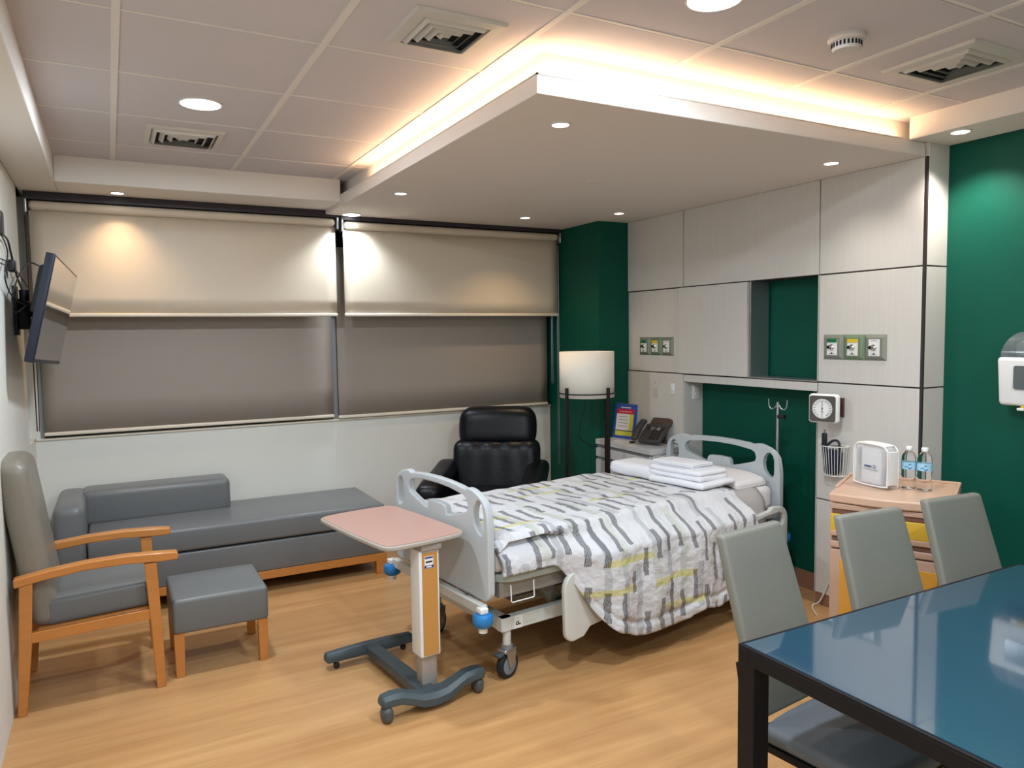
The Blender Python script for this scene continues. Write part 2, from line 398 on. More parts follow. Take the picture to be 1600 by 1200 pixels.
# left wall with the shallow recess next to the window
b = MB(); b.box(XL-.2, XL, YB, -.36, 0, ZT, M['wall']); b.box(XL-.2, XL, -.36, 0, 0, 1.02, M['wall']); b.box(XL-.2, XL-.03, -.36, .3, 1.02, ZT, M['wall'])
wl = struct(b.build('wall_left', smooth=False))
b = MB(); b.box(XL-.2, XG+.2, YB-.15, YB, 0, ZT, M['wall']); struct(b.build('wall_back', smooth=False))
b = MB(); b.box(XL, -.273, 0, .15, 0, 1.0, M['wall']); b.box(XL-.05, 0, .15, .3, 0, ZT, M['wall']) ; wf = struct(b.build('wall_window', smooth=False))
b = MB(); b.rb(XL+.002, -.268, -.012, .14, 1.0, 1.014, .004, M['cream']); struct(b.build('trim_1'))
# window behind the blinds
b = MB(); b.box(XL-.02, -.3, .10, .14, 1.014, 1.06, M['winframe']); b.box(XL-.02, -.3, .10, .14, 2.44, 2.5, M['winframe'])
for x in (-4.10, -3.1, -2.165, -1.2, -.33): b.box(x-.025, x+.025, .095, .145, 1.014, 2.5, M['winframe'])
b.box(-2.185, -2.14, -.01, .1, 1.78, Z1, M['rail']); b.box(-2.20, -2.16, -.005, .1, 1.014, 1.78, M['winframe']); b.box(XL-.035, -4.075, -.004, .1, 1.014, 2.53, M['wall']); b.box(-4.075, -4.05, -.004, .1, 1.014, 2.53, M['winframe'])
win = struct(b.build('window_1', smooth=False))
b = MB(); b.box(XL-.02, -.3, .115, .12, 1.05, 2.45, M['glassdark']); b.build('pane', win, smooth=False)
# green corner column and green right wall
b = MB(); b.box(-.283, XG, -.75, .15, 0, Z1, M['green']); struct(b.build('wall_column', smooth=False))
b = MB(); b.box(XG, XG+.2, YB, 0, 0, ZT, M['green']); wr = struct(b.build('wall_right', smooth=False))
# soffits around the ceiling
b = MB(); b.box(XL, -3.899, YB, 0, ZW, ZT+.01, M['soffit']); b.box(-3.899, -2.26, -.592, .15, ZW, ZT+.01, M['soffit']); struct(b.build('trim_2', smooth=True, ang=30, bevel=.006))
b = MB(); b.box(-.13, XG, YB, -3.2, ZR, ZT+.01, M['soffit']); struct(b.build('trim_3', ang=30, bevel=.004))
# lowered canopy over the bed, and the riser of its light cove
b = MB(); b.box(-2.27, 0.0, -3.202, .1, Z1, ZS, M['canopy']); cano = struct(b.build('trim_4', ang=30, bevel=.004))
b = MB(); b.box(-2.205, 0.1, -3.14, .1, ZS, ZT, M['soffit']); b.box(-2.27, -2.262, -3.202, -.6, ZS, ZS+.006, M['canopy']); b.box(-2.27, -.13, -3.202, -3.194, ZS, ZS+.006, M['canopy'])
b.build('cove_riser', cano, smooth=False)
b = MB(); b.box(-2.25, -2.235, -3.17, -1.1, ZS, ZS+.006, M['cove']); b.box(-2.25, -.16, -3.185, -3.17, ZS, ZS+.006, M['cove']); b.build('cove_light_strip', cano, smooth=False)

# ------------------------------------------------------------------ headwall panelling
zA, zB = 1.958, 1.332; yb, yc, y1, y2, y3 = -.752, -1.404, -2.03, -2.574, -3.202
wp = MB(); wp.box(.02, XG, yb, yc+.0, 0, zB, M['joint']); wp.box(.02, XG, y3+.02, y2, 0, Z1, M['joint']); wp.box(.02, XG, y1, yb, zB, Z1, M['joint'])
wp.box(.02, XG, y2, y1, zA, Z1, M['joint']); wp.box(.02, XG, y2, yc, 1.29, zB+.004, M['joint'])
pan = struct(wp.build('wall_headboard', smooth=False))
g = .004
def panel(y_a, y_b, z0, z1, x0=-.001, x1=.022, m='panel', nm='panel'):
    q = MB(); q.box(x0, x1, y_b+g, y_a-g, z0+g, z1-g, M[m]); return q.build(nm, pan, ang=30, bevel=.0015)
panel(yb+g, yc, zA, Z1+g); panel(yc, y2, zA, Z1+g); panel(y2, y3-g, zA, Z1+g)
panel(yb+g, yc+.04, zB, zA, .006, .022); panel(yc+.04, y1, zB, zA, -.014, .022)
panel(y2, y3-g, zB, zA); panel(y2, y3-g, .64, zB); panel(y2, y3-g, .07, .64)
panel(yb+g, yc, .07, zB)
panel(yc, y2, 1.272, zB-.002, -.001, XG-.01, nm='lintel')
q = MB(); q.box(.001, XG-.002, yc-.002, yc-.012, 0.07, 1.272, M['panel']); q.build('niche_side', pan, smooth=False)
q = MB(); q.box(-.001, .16, y1-.012, y1-.02, zB, zA, M['silver']); q.box(-.002, .16, y2, y1, zB-.001, zB+.008, M['silver']); q.build('niche_frame', pan, smooth=False)
q = MB(); q.box(.001, XG, y2+.002, y2+.006, 0.07, 1.272, M['panel']); q.box(.0, XG, y2+.002, y2+.006, zB, zA, M['panel']); q.build('niche_side', pan, smooth=False)
for z0, z1 in ((zA, ZR+g), (zB, zA), (.64, zB), (.07, .64)):
    q = MB(); q.box(.012, XG-.001, y3-.016, y3+.02, z0+g, z1-g, M['panel']); q.build('return_panel', pan, smooth=False)
q = MB(); q.box(-.0005, .014, y3-.014, y3+.004, 0.07, Z1, M['joint']); q.build('corner_strip', pan, smooth=False)
b = MB(); b.box(.006, .022, y3, y2, 0, .072, M['base']); b.box(.006, .022, yc, yb, 0, .072, M['base']); b.box(XG-.016, XG, y2, yc, 0, .11, M['base'])
b.box(XG-.016, XG, YB, y3, 0, .1, M['base']); b.box(.02, XG, y3-.03, y3-.016, 0, .07, M['base']); struct(b.build('baseboard_right', smooth=False))

# ------------------------------------------------------------------ lamps in the ceiling
def add_light(parent, kind, power, col, z, size=.05, spot=None, blend=.6):
    ld = bpy.data.lights.new('bulb', kind); ld.energy = power; ld.color = col
    if kind == 'AREA': ld.shape = 'DISK'; ld.size = size
    else: ld.shadow_soft_size = size
    if spot: ld.spot_size = math.radians(spot); ld.spot_blend = blend
    o = bpy.data.objects.new('bulb', ld); C.objects.link(o); o.parent = parent; o.location = (0, 0, z); return o
def downlight(label, x, y, z, r, lensm, ringm, kind, power, col, spot=None, group=None, size=None, blend=.6):
    t = thing('ceiling_lamp', label, 'lamp', (x, y, z), 0, group)
    q = MB(); q.lathe([(r+.008, 0), (r+.008, -.004), (r, -.006), (r-.002, -.002), (r-.002, 0)], ringm, caps=False, n=32); q.build('trim_ring', t)
    q = MB(); q.cyl(r-.001, -.002, -.0035, lensm, n=32); q.build('lens', t, smooth=False)
    add_light(t, kind, power, col, -.012, size or r*1.8, spot, blend); return t
downlight('large round ceiling lamp in the tiles near the small far air vent', -3.26, -1.94, ZT, .085, M['lenscool'], M['tee'], 'AREA', P_TILE, COOL, group='large round lamps in the tiled ceiling')
downlight('large round ceiling lamp cut off by the top edge of the picture', -1.95, -3.76, ZT, .085, M['lenscool'], M['tee'], 'AREA', P_TILE, COOL, group='large round lamps in the tiled ceiling')
for x, y in ((-3.26, -4.4), (-1.3, -5.7), (-3.0, -6.4)):
    downlight('large round ceiling lamp in the tiles behind the viewer', x, y, ZT, .085, M['lenscool'], M['tee'], 'AREA', P_TILE, COOL, group='large round lamps behind the viewer')
downlight('bright cool white lamp right above the join of the two upper blinds', -2.105, -.30, Z1, .062, M['lenscool'], M['tee'], 'SPOT', P_BIG, COOL, 128, size=.05, blend=.75)
CG = 'small round downlights in the lowered canopy'
for x, y, l in ((-1.98, -2.9, 'small downlight near the front left corner of the lowered canopy'), (-2.06, -1.2, 'small downlight at the far left edge of the lowered canopy'),
                (-.89, -.67, 'small downlight in the canopy near the right end of the blinds'), (-.36, -1.12, 'small downlight in the canopy in front of the green column'),
                (-.32, -2.9, 'small downlight in the canopy above the right oxygen outlets')):
    downlight(l, x, y, Z1, .036, M['lensneut'], M['tee'], 'SPOT', (1.6 if x > -.8 and y < -1 else 1)*P_SPOT if y < -2 else (P_SPOT*3.2 if -1 < x < -.8 else P_SPOT*.6), NEUT if y < -2 else WARM, 120 if y < -2 else (118 if -1 < x < -.8 else 84), CG, .03, .9)
downlight('small downlight in the soffit above the left end of the left blind', -3.58, -.36, ZW, .036, M['lenswarm'], M['tee'], 'SPOT', P_WARM*.75, WARM, 112, None, .03, 1.0)
downlight('small downlight in the soffit beside the green wall', -.055, -3.41, ZR, .040, M['lenswarm'], M['tee'], 'SPOT', P_WARM*1.7, NEUT, 120, None, .03, .7)
q = MB(); q.lathe([(.045, 0), (.045, -.004), (.04, -.006)], M['canopy'], T(-1.19, -2.0, Z1)); tag(q.build('cover_plate'), 'flat round blank plate in the middle of the canopy underside', 'cover plate')

# smoke detector, vents
t = thing('smoke_detector', 'white round smoke detector hanging from the ceiling tiles', 'smoke detector', (-1.31, -3.745, ZT))
q = MB(); q.lathe([(.062, 0), (.064, -.012), (.058, -.022), (.052, -.024)], M['detector'], n=36); q.build('base', t)
q = MB(); q.lathe([(.050, -.022), (.050, -.043), (.043, -.051), (.02, -.053)], M['detector'], n=36); q.build('sensor_head', t)
q = MB()
for i in range(24):
    q.box(.0495, .0515, -.0035, .0035, -.042, -.026, M['ventdark'], Matrix.Rotation(2*PI*i/24, 4, 'Z'))
q.build('slot_ring', t, smooth=False)
def vent(x, y, h, label, frame_h):
    t = thing('ceiling_vent', label, 'air vent', (x, y, ZT), 0, 'square air vents in the tiled ceiling')
    q = MB(); q.box(-h+.01, h-.01, -h+.01, h-.01, -.002, -.0005, M['ventdark']); q.build('duct_opening', t, smooth=False)
    q = MB(); a = h-frame_h; V = []
    for r, z in ((h, -.0006), (h-.006, -.012), (a, -.014), (a, -.002)): V += [(-r, -r, z), (r, -r, z), (r, r, z), (-r, r, z)]
    q.add(V, [(j*4+k, j*4+(k+1) % 4, j*4+4+(k+1) % 4, j*4+4+k) for j in range(3) for k in range(4)], M['vent']); q.build('frame', t, smooth=False)
    n = 4
    for i in range(n):
        r0 = a*(1-(i+.12)/n); r1 = r0-a*.50/n; q = MB()
        V = [(-r0, -r0, -.004), (r0, -r0, -.004), (r0, r0, -.004), (-r0, r0, -.004), (-r1, -r1, -.022), (r1, -r1, -.022), (r1, r1, -.022), (-r1, r1, -.022)]
        V2 = [(px, py, pz+.0012) for px, py, pz in V]
        q.add(V+V2, [(k, (k+1) % 4, (k+1) % 4+4, k+4) for k in range(4)]+[(k+8, (k+1) % 4+8, (k+1) % 4+12, k+12) for k in range(4)], M['vent']); q.build('louvre', t, smooth=False)
vent(-3.28, -1.31, .185, 'square ceiling air vent between the round lamp and the left blind', .03)
vent(-2.60, -3.14, .165, 'square ceiling air vent with dark slots left of the lowered canopy', .045)
vent(-.685, -3.755, .19, 'square ceiling air vent at top right beside the smoke detector', .045)

# ------------------------------------------------------------------ blinds
def blind(label, x0, x1, y, ztop, zbot, zt, upper, chain, br=None, group=None):
    t = thing('roller_blind', label, 'blind', ((x0+x1)/2, y, zbot), 0, group); h = (x1-x0)/2; H = zt-zbot
    q = MB(); n = 24; V = []; F = []
    for i in range(n+1):
        for j in range(7):
            z = .02+(H-.02)*j/6; V.append((-h+.012+(2*h-.024)*i/n, .004*math.sin(i*1.7+j)*(.3 if upper else .5), z))
    for i in range(n):
        for j in range(6): a = i*7+j; F.append((a, a+7, a+8, a+1))
    q.add(V, F, M['blind'] if upper else M['blindshaded']); q.build('fabric', t, solid=.0012)
    q = MB(); q.rb(-h+.008, h-.008, -.009, .009, 0, .024, .008, M['cream'], n=3); q.build('bottom_rail', t)
    if upper:
        q = MB(); q.rb(-h+.012, h-.012, -.034, .036, H, H+.058, .028, M['blind'], n=4); q.build('roll', t)
        q = MB(); q.box(-h-.01, h+.01, -.04, .02, H+.062, ztop-zbot, M['rail']); q.build('head_rail', t, smooth=False)
        for s in ((-1, 1) if br is None else br):
            q = MB(); q.rb(s*h-.008, s*h+.008, -.04, .04, H-.02, ztop-zbot-.012, .007, M['silver']); q.build('bracket', t)
    if chain:
        cx, cy, z0, z1 = chain; q = MB()
        for d in (-.011, .011): q.tube([(cx-t.location.x, cy-y+d, z1-zbot), (cx-t.location.x, cy-y+d, z0-zbot+.01)], .0017, M['silver'], n=6, smooth=False)
        q.tube([(cx-t.location.x, cy-y-.011, z0-zbot+.012), (cx-t.location.x, cy-y, z0-zbot), (cx-t.location.x, cy-y+.011, z0-zbot+.012)], .0022, M['silver'], n=6); q.build('pull_chain', t)
    return t
UG = 'roller blinds in front of the window'
blind('left upper cream roller blind above the grey daybed', -4.07, -2.185, -.188, ZW-.001, 1.782, 2.425, True, None, group=UG)
blind('right upper cream roller blind ending at the green column', -2.150, -.300, -.188, Z1-.001, 1.782, 2.412, True, (-.289, -.155, .508, 2.38), group=UG)
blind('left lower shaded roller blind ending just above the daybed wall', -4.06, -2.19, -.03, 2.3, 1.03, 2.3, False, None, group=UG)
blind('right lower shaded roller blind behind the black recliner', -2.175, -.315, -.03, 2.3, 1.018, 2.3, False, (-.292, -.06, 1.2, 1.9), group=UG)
b = MB(); b.tube([(-4.07, -.20, 2.40), (-4.065, -.20, 1.9), (-4.06, -.19, 1.5), (-4.066, -.18, 1.08)], .003, M['brown'], n=6); b.tube([(-4.08, -.17, 2.40), (-4.078, -.17, 1.08)], .004, M['brown'], n=6, smooth=False)
tag(b.build('blind_cord'), 'brown pull cords hanging down the left edge of the left blind', 'cord')

# ------------------------------------------------------------------ television
t = thing('television', 'black flat television tilted down on the left wall bracket', 'television', (-3.899, -.918, 1.775))
yw, tl, ro, W_, H_ = -.0723, .2151, -.0412, .926, .532
n_ = Vector((math.cos(yw)*math.cos(tl), math.sin(yw)*math.cos(tl), -math.sin(tl))); r_ = Vector((-math.sin(yw), math.cos(yw), 0)); u_ = n_.cross(r_)
r2 = r_*math.cos(ro)+u_*math.sin(ro); u2 = u_*math.cos(ro)-r_*math.sin(ro)
TV = Matrix(((r2.x, u2.x, n_.x, 0), (r2.y, u2.y, n_.y, 0), (r2.z, u2.z, n_.z, 0), (0, 0, 0, 1)))
q = MB(); q.rb(-W_/2, W_/2, -H_/2, H_/2, -.04, 0, .006, M['tvframe'], TV, n=2); q.build('housing', t)
q = MB(); q.box(-W_/2+.014, W_/2-.014, -H_/2+.02, H_/2-.014, .0, .002, M['screen'], TV); q.build('screen', t, smooth=False)
q = MB(); q.rb(-W_/2+.1, W_/2-.1, -.03, H_/2-.05, -.075, -.03, .03, M['blackplas'], TV); q.build('rear_bulge', t)
q = MB(); q.box(-.08, .08, -.12, .06, -.10, -.07, M['blackplas'], TV); q.build('mount_plate', t, smooth=False)
t = thing('wall_bracket', 'black jointed bracket holding the television to the left wall', 'bracket', (XL, -.80, 1.80))
q = MB(); q.box(.001, .018, -.06, .06, -.13, .13, M['black']); q.build('wall_plate', t, smooth=False)
q = MB(); q.bar((.018, 0, .03), (.10, -.06, .0), .05, .07, M['black']); q.build('arm', t, smooth=False)
q = MB(); q.cyl(.022, -.07, .11, M['black'], T(.05, -.02, 0)); q.rb(.02, .075, -.06, .02, -.10, .0, .008, M['black']); q.build('pivot', t)
b = MB(); b.rb(XL, XL+.03, -1.42, -1.33, 2.13, 2.24, .006, M['blackplas']); tag(b.build('power_box'), 'small black box high on the left wall with two cables', 'power box')
ca = [[(-4.08, -1.374, 2.137), (-4.08, -1.152, 2.133), (-4.08, -1.044, 2.082), (-4.08, -.93, 2.025), (-4.08, -.80, 1.978), (-4.06, -.77, 1.898), (-4.04, -.769, 1.85)],
      [(-4.08, -1.40, 2.131), (-4.08, -1.223, 2.095), (-4.08, -1.193, 2.052), (-4.08, -1.331, 1.979), (-4.08, -1.336, 1.919), (-4.08, -1.178, 1.873), (-4.07, -1.017, 1.843), (-4.04, -.83, 1.819)],
      [(-4.04, -.84, 1.83), (-4.06, -1.19, 1.779), (-4.07, -1.213, 1.85), (-4.07, -.963, 1.944), (-4.06, -.74, 2.023), (-4.03, -.62, 2.071), (-3.98, -.652, 2.048)],
      [(-4.085, -1.501, 2.013), (-4.085, -1.044, 2.028), (-4.07, -.75, 1.986), (-4.04, -.726, 1.926)]]
lb = ['thick black cable from the wall box down to the television bracket', 'thin black cable bowing left down to the television bracket', 'black cable looping from the bracket to the back of the television', 'thin black cable coming in from the left frame edge']
for i, pts in enumerate(ca):
    b = MB(); b.tube(pts, (.005, .0035, .004, .003)[i], M['blackplas'], n=8)
    if i == 0: b.rb(-4.095, -4.06, -1.10, -1.02, 1.985, 2.045, .01, M['blackplas'])
    tag(b.build('television_cable'), lb[i], 'cable')

# ------------------------------------------------------------------ daybed
t = thing('daybed', 'long grey vinyl daybed with half back on a beech base under the window', 'daybed', (-3.02, -.36, 0))
ox, oy = 3.02, .36
def L(x, y): return (x+ox, y+oy)
q = MB(); q.rb(-3.828+ox, -2.045+ox, -.705+oy, -.03+oy, .345, .487, .022, M['vinylgrey'], n=3, inner=(10, 4, 1), fn=lambda x, y, z: (x, y, z+(.008*(1-(x/.9)**2)*(1-(y/.34)**2) if z > .45 else 0))); q.build('seat_cushion', t)
q = MB(); q.rb(-3.828+ox, -2.05+ox, -.70+oy, -.03+oy, .145, .335, .01, M['vinylgrey'], n=2); q.build('seat_base', t)
q = MB(); q.rb(-3.99+ox, -3.83+ox, -.705+oy, -.03+oy, .145, .69, .05, M['vinylgrey'], n=4, inner=(2, 3, 3)); q.build('armrest', t)
q = MB(); q.rb(-3.86+ox, -2.985+ox, -.28+oy, -.03+oy, .47, .695, .04, M['vinylgrey'], n=4, inner=(4, 2, 2)); q.build('backrest', t)
q = MB(); q.box(-3.98+ox, -2.045+ox, -.70+oy, -.67+oy, .092, .145, M['beech']); q.box(-3.98+ox, -2.045+ox, -.06+oy, -.03+oy, .092, .145, M['beech']); q.box(-2.075+ox, -2.045+ox, -.67+oy, -.06+oy, .092, .145, M['beech']); q.box(-3.98+ox, -3.95+ox, -.67+oy, -.06+oy, .092, .145, M['beech']); q.build('base_rail', t, bevel=.003)
for x in (-3.98, -2.115):
    for y in (-.705, -.10):
        q = MB(); q.box(x+ox, x+.075+ox, y+oy, y+.06+oy, 0, .143, M['beech']); q.build('leg', t, bevel=.003)

# ------------------------------------------------------------------ armchair (faces +X)
t = thing('armchair', 'high-backed beech armchair with taupe vinyl back and grey seat', 'armchair', (-3.80, -1.505, 0))
for s in (-1, 1):
    y = s*.252
    q = MB(); q.prism([[(.262, 0), (.302, 0), (.298, .25), (.285, .60), (.232, .60), (.25, .3)]], y-.02, y+.02, M['beech'], axis='y'); q.build('front_leg', t, bevel=.004)
    q = MB(); q.prism([[(-.288, 0), (-.252, 0), (-.222, .30), (-.205, .585), (-.255, .585), (-.27, .30)]], y-.02, y+.02, M['beech'], axis='y'); q.build('rear_leg', t, bevel=.004)
    top = [(-.275, .612), (-.15, .633), (.0, .648), (.15, .652), (.30, .645), (.375, .638)]; bot = [(.38, .612), (.37, .603), (.30, .602), (.15, .612), (0, .610), (-.15, .594), (-.275, .573)]
    q = MB(); q.prism([top+bot], y-.028, y+.028, M['beech'], axis='y'); q.build('armrest', t, bevel=.006)
    q = MB(); q.prism([[(-.255, .315), (.265, .335), (.265, .383), (-.255, .362)]], y-.014, y+.014, M['beech'], axis='y'); q.build('side_rail', t, bevel=.003)
q = MB(); q.rb(-.17, .262, -.222, .222, .372, .492, .025, M['vinylseat'], n=3, inner=(5, 5, 1), fn=lambda x, y, z: (x, y, z+(x*.05)+(.008*(1-(y/.22)**2) if z > .46 else 0))); q.build('seat', t)
def bk(x, y, z):
    k = (z-.36)/.76; e = max(0, (abs(y)-.13)/.09)
    return (x-.115*k+.02*e*e*max(0, k-.3)-.0*k, y*(1-.06*max(0, k-.6)), z-.05*max(0, e-.2)*max(0, k-.8)*5*.4)
q = MB(); q.rb(-.225, -.10, -.222, .222, .36, 1.12, .05, M['vinyltaupe'], n=4, inner=(1, 6, 10), fn=bk); q.build('backrest', t)
q = MB(); q.rb(-.20, .25, -.23, .23, .335, .372, .006, M['beech'], fn=lambda x, y, z: (x, y, z+x*.04)); q.build('seat_frame', t)

# ------------------------------------------------------------------ ottoman
t = thing('footstool', 'square grey vinyl footstool with beech legs beside the armchair', 'footstool', (-3.235, -1.505, 0))
q = MB(); q.rb(-.222, .222, -.222, .222, .215, .385, .018, M['vinylseat'], n=3, inner=(6, 6, 1), fn=lambda x, y, z: (x, y, z+(.022*(1-(x/.22)**2)*(1-(y/.22)**2) if z > .35 else 0))); q.build('cushion', t)
for x in (-.195, .195):
    for y in (-.19, .19):
        q = MB(); q.prism([[(x-.02, 0), (x+.02, 0), (x+.024, .216), (x-.024, .216)]], y-.02, y+.02, M['beech'], axis='y'); q.build('leg', t, bevel=.003)

# ------------------------------------------------------------------ overbed table
t = thing('overbed_table', 'peach-topped overbed table on a dark grey wheeled base', 'overbed table', (-2.495, -2.56, 0), .085)
tp = MB(); a = .085
X_ = T(-.003, .354, 0, rz=a)
outer = []
def bowed(x0, x1, y0, y1, r, bx, by, n=8):
    pts = rrect(x0, x1, y0, y1, r, 6); out = []
    for i, (px, py) in enumerate(pts):
        out.append((px, py)); qx, qy = pts[(i+1) % len(pts)]
        if math.hypot(qx-px, qy-py) > .1:
            for k in range(1, n): out.append((px+(qx-px)*k/n, py+(qy-py)*k/n))
    cx, cy, hx, hy = (x0+x1)/2, (y0+y1)/2, (x1-x0)/2, (y1-y0)/2
    return [(px+(bx*(1-((py-cy)/hy)**2)*(1 if px > cx else -1) if abs(px-cx) > hx*.8 else 0), py+(by*(1-((px-cx)/hx)**2)*(1 if py > cy else -1) if abs(py-cy) > hy*.8 else 0)) for px, py in out]
tp.prism([bowed(-.208, .208, -.350, .350, .05, .010, .015)], .722, .742, M['greyedge'], X_, 'z'); tt = tp.build('tabletop', t, bevel=.006)
q = MB(); q.prism([bowed(-.199, .199, -.341, .341, .046, .010, .015)], .742, .7445, M['pinktop'], X_, 'z'); q.build('laminate', tt, smooth=False)
q = MB(); q.rb(.0, .075, .035, .10, .03, .25, .006, M['otbtube'], n=2); q.build('lower_column', t)
q = MB(); q.rb(-.012, .088, .02, .115, .205, .69, .008, M['white'], n=2)
co = q.build('column_sleeve', t)
q = MB(); q.box(.002, .076, .0155, .021, .215, .68, M['tan']); q.build('tan_inlay', co, smooth=False)
q = MB(); q.rb(-.006, .096, .004, .125, .688, .722, .010, M['otbtube'], n=3); q.build('head_clamp', t)
q = MB(); q.box(.012, .055, .0135, .0157, .61, .664, M['white']); q.box(.014, .053, .0125, .0136, .655, .662, M['navy']); q.box(.018, .05, .0125, .0136, .636, .643, M['blackplas']); q.box(.012, .055, .0125, .0136, .612, .624, M['navy']); q.box(.02, .046, .012, .0126, .615, .621, M['white']); q.build('label_sticker', co, smooth=False)
def beam(pts, w_, h_, m, X=None):      # horizontal swept casting in the xz plane
    q = MB(); V = []; F = []
    for (x, z, ww, hh) in pts:
        for yy, zz in ((-1, -1), (-1.0, .3), (-.6, 1), (.6, 1), (1.0, .3), (1, -1)): V.append((x, yy*ww/2, z+zz*hh/2))
    n = len(pts)
    for i in range(n-1):
        for k in range(6): l = (k+1) % 6; F.append((i*6+k, i*6+l, (i+1)*6+l, (i+1)*6+k))
    F.append(tuple(range(6))); F.append(tuple(range((n-1)*6, n*6))[::-1]); q.add(V, F, m, X); return q
nb = [(-.25, .087, .04, .03), (-.242, .09, .066, .045), (-.20, .092, .075, .05), (-.16, .09, .078, .05), (-.11, .072, .085, .05), (-.06, .053, .10, .055), (0, .048, .105, .056), (.06, .053, .10, .055), (.11, .072, .085, .05), (.16, .092, .078, .05), (.215, .096, .075, .05), (.252, .092, .066, .045), (.26, .09, .04, .03)]
beam(nb, 0, 0, M['otbgrey'], T(.02, -.02, 0)).build('front_foot', t, bevel=.006)
fb = [(-.235, .058, .035, .03), (-.225, .06, .062, .045), (-.1, .062, .07, .05), (0, .063, .072, .05), (.1, .062, .07, .05), (.225, .06, .062, .045), (.235, .058, .035, .03)]
beam(fb, 0, 0, M['otbgrey'], T(-.02, .60, 0)).build('rear_foot', t, bevel=.006)
q = MB(); q.prism([[(-.035, -.02), (.045, -.02), (.018, .60), (-.052, .60)]], .035, .078, M['otbgrey'], axis='z'); q.build('spine', t, bevel=.006)
for x, y, r in ((-.205, -.035, .03), (.25, -.02, .03)):
    q = MB(); q.rb(x-.024, x+.024, y-.034, y+.034, .001, .070, .024, M['otbwheel'], n=4); q.cyl(.009, .05, .08, M['otbgrey'], T(x, y, 0)); q.build('caster', t)
for x, y in ((-.20, .59), (.165, .60)):
    q = MB(); q.rb(x-.014, x+.014, y-.014, y+.014, 0, .03, .01, M['rubber'], n=3); q.cyl(.008, .02, .05, M['otbgrey'], T(x, y, 0)); q.build('caster', t)

# ------------------------------------------------------------------ hospital bed
BED = thing('hospital_bed', 'adjustable hospital bed with pale blue plastic head and foot boards', 'bed', (-.155, -1.941, 0), .117)
def board_loops(zb):
    o = []
    o += arc(.465-.05, zb+.05, .05, -PI/2, 0, 5)            # right bottom
    o += [(.465, .75)] + [(.462, .80), (.45, .86), (.425, .895), (.385, .917), (.345, .930), (.315, .936), (.285, .934), (.272, .926)]
    o += [(.22, .934), (.12, .941), (0, .944), (-.12, .941), (-.22, .934)]
    o += [(-.272, .926), (-.285, .934), (-.315, .936), (-.345, .930), (-.385, .917), (-.425, .895), (-.45, .86), (-.462, .80), (-.465, .75)]
    o += arc(-.465+.05, zb+.05, .05, PI, 1.5*PI, 5)
    c = [(.255, .893), (.13, .908), (0, .912), (-.13, .908), (-.255, .893), (-.283, .878), (-.292, .85), (-.285, .825), (-.25, .812), (-.13, .778), (-.095, .772), (-.09, .80), (-.075, .818), (0, .822), (.075, .818), (.09, .80), (.095, .772), (.13, .778), (.25, .812), (.285, .825), (.292, .85), (.283, .878)]
    def side(s): return [(s*.415, .74), (s*.424, .76), (s*.424, .84), (s*.415, .872), (s*.395, .889), (s*.372, .885), (s*.352, .86), (s*.342, .82), (s*.348, .78), (s*.37, .75), (s*.395, .735)]
    return [o, c, side(1), side(-1)]
def board(name, x, zb):
    q = MB(); q.prism(board_loops(zb), x-.018, x+.018, M['bedplas'], axis='x'); return q.build(name, BED, bevel=.009, ang=35)
board('headboard', 0, .44); board('footboard', -2.119, .435)
q = MB(); q.rb(-2.085, -.03, -.43, .43, .545, .695, .04, M['sheet'], n=4, inner=(10, 4, 1)); q.build('mattress', BED)
q = MB()
q.prism([arc(-2.085+.12, -.46+.12, .12, PI, 1.5*PI, 6)+[(-.06, -.46), (-.06, .46)]+arc(-2.085+.12, .46-.12, .12, PI/2, PI, 6)], .505, .54, M['deck'], axis='z'); q.build('deck', BED, bevel=.006)
q = MB()
for s in (-1, 1): q.box(-2.05, -.1, s*.40-.02, s*.40+.02, .43, .505, M['bedgrey'])
for x in (-2.03, -1.2, -.3): q.box(x-.02, x+.02, -.4, .4, .44, .49, M['bedgrey'])
q.build('upper_frame', BED, smooth=False)
q = MB()
for s in (-1, 1): q.box(-2.0, -.12, s*.335-.022, s*.335+.022, .235, .30, M['bedwhite'])
for x in (-1.97, -.15): q.box(x-.025, x+.025, -.36, .36, .235, .30, M['bedwhite'])
q.box(-1.75, -.4, -.12, .12, .25, .29, M['bedgrey']); q.build('chassis', BED, bevel=.003)
for xa, xb in ((-1.60, -1.75), (-.55, -.75)):
    q = MB()
    for s in (-1, 1): q.bar((xa, s*.27, .28), (xb, s*.27, .47), .04, .07, M['bedgrey'])
    q.box(xa-.02, xa+.02, -.29, .29, .27, .31, M['bedgrey']); q.build('lift_arm', BED, smooth=False)
q = MB(); q.cyl(.03, 0, .42, M['grey'], T(-1.65, 0, .33, ry=PI/2)); q.rb(-1.25, -1.1, -.05, .05, .30, .40, .015, M['bedgrey']); q.build('lift_motor', BED)
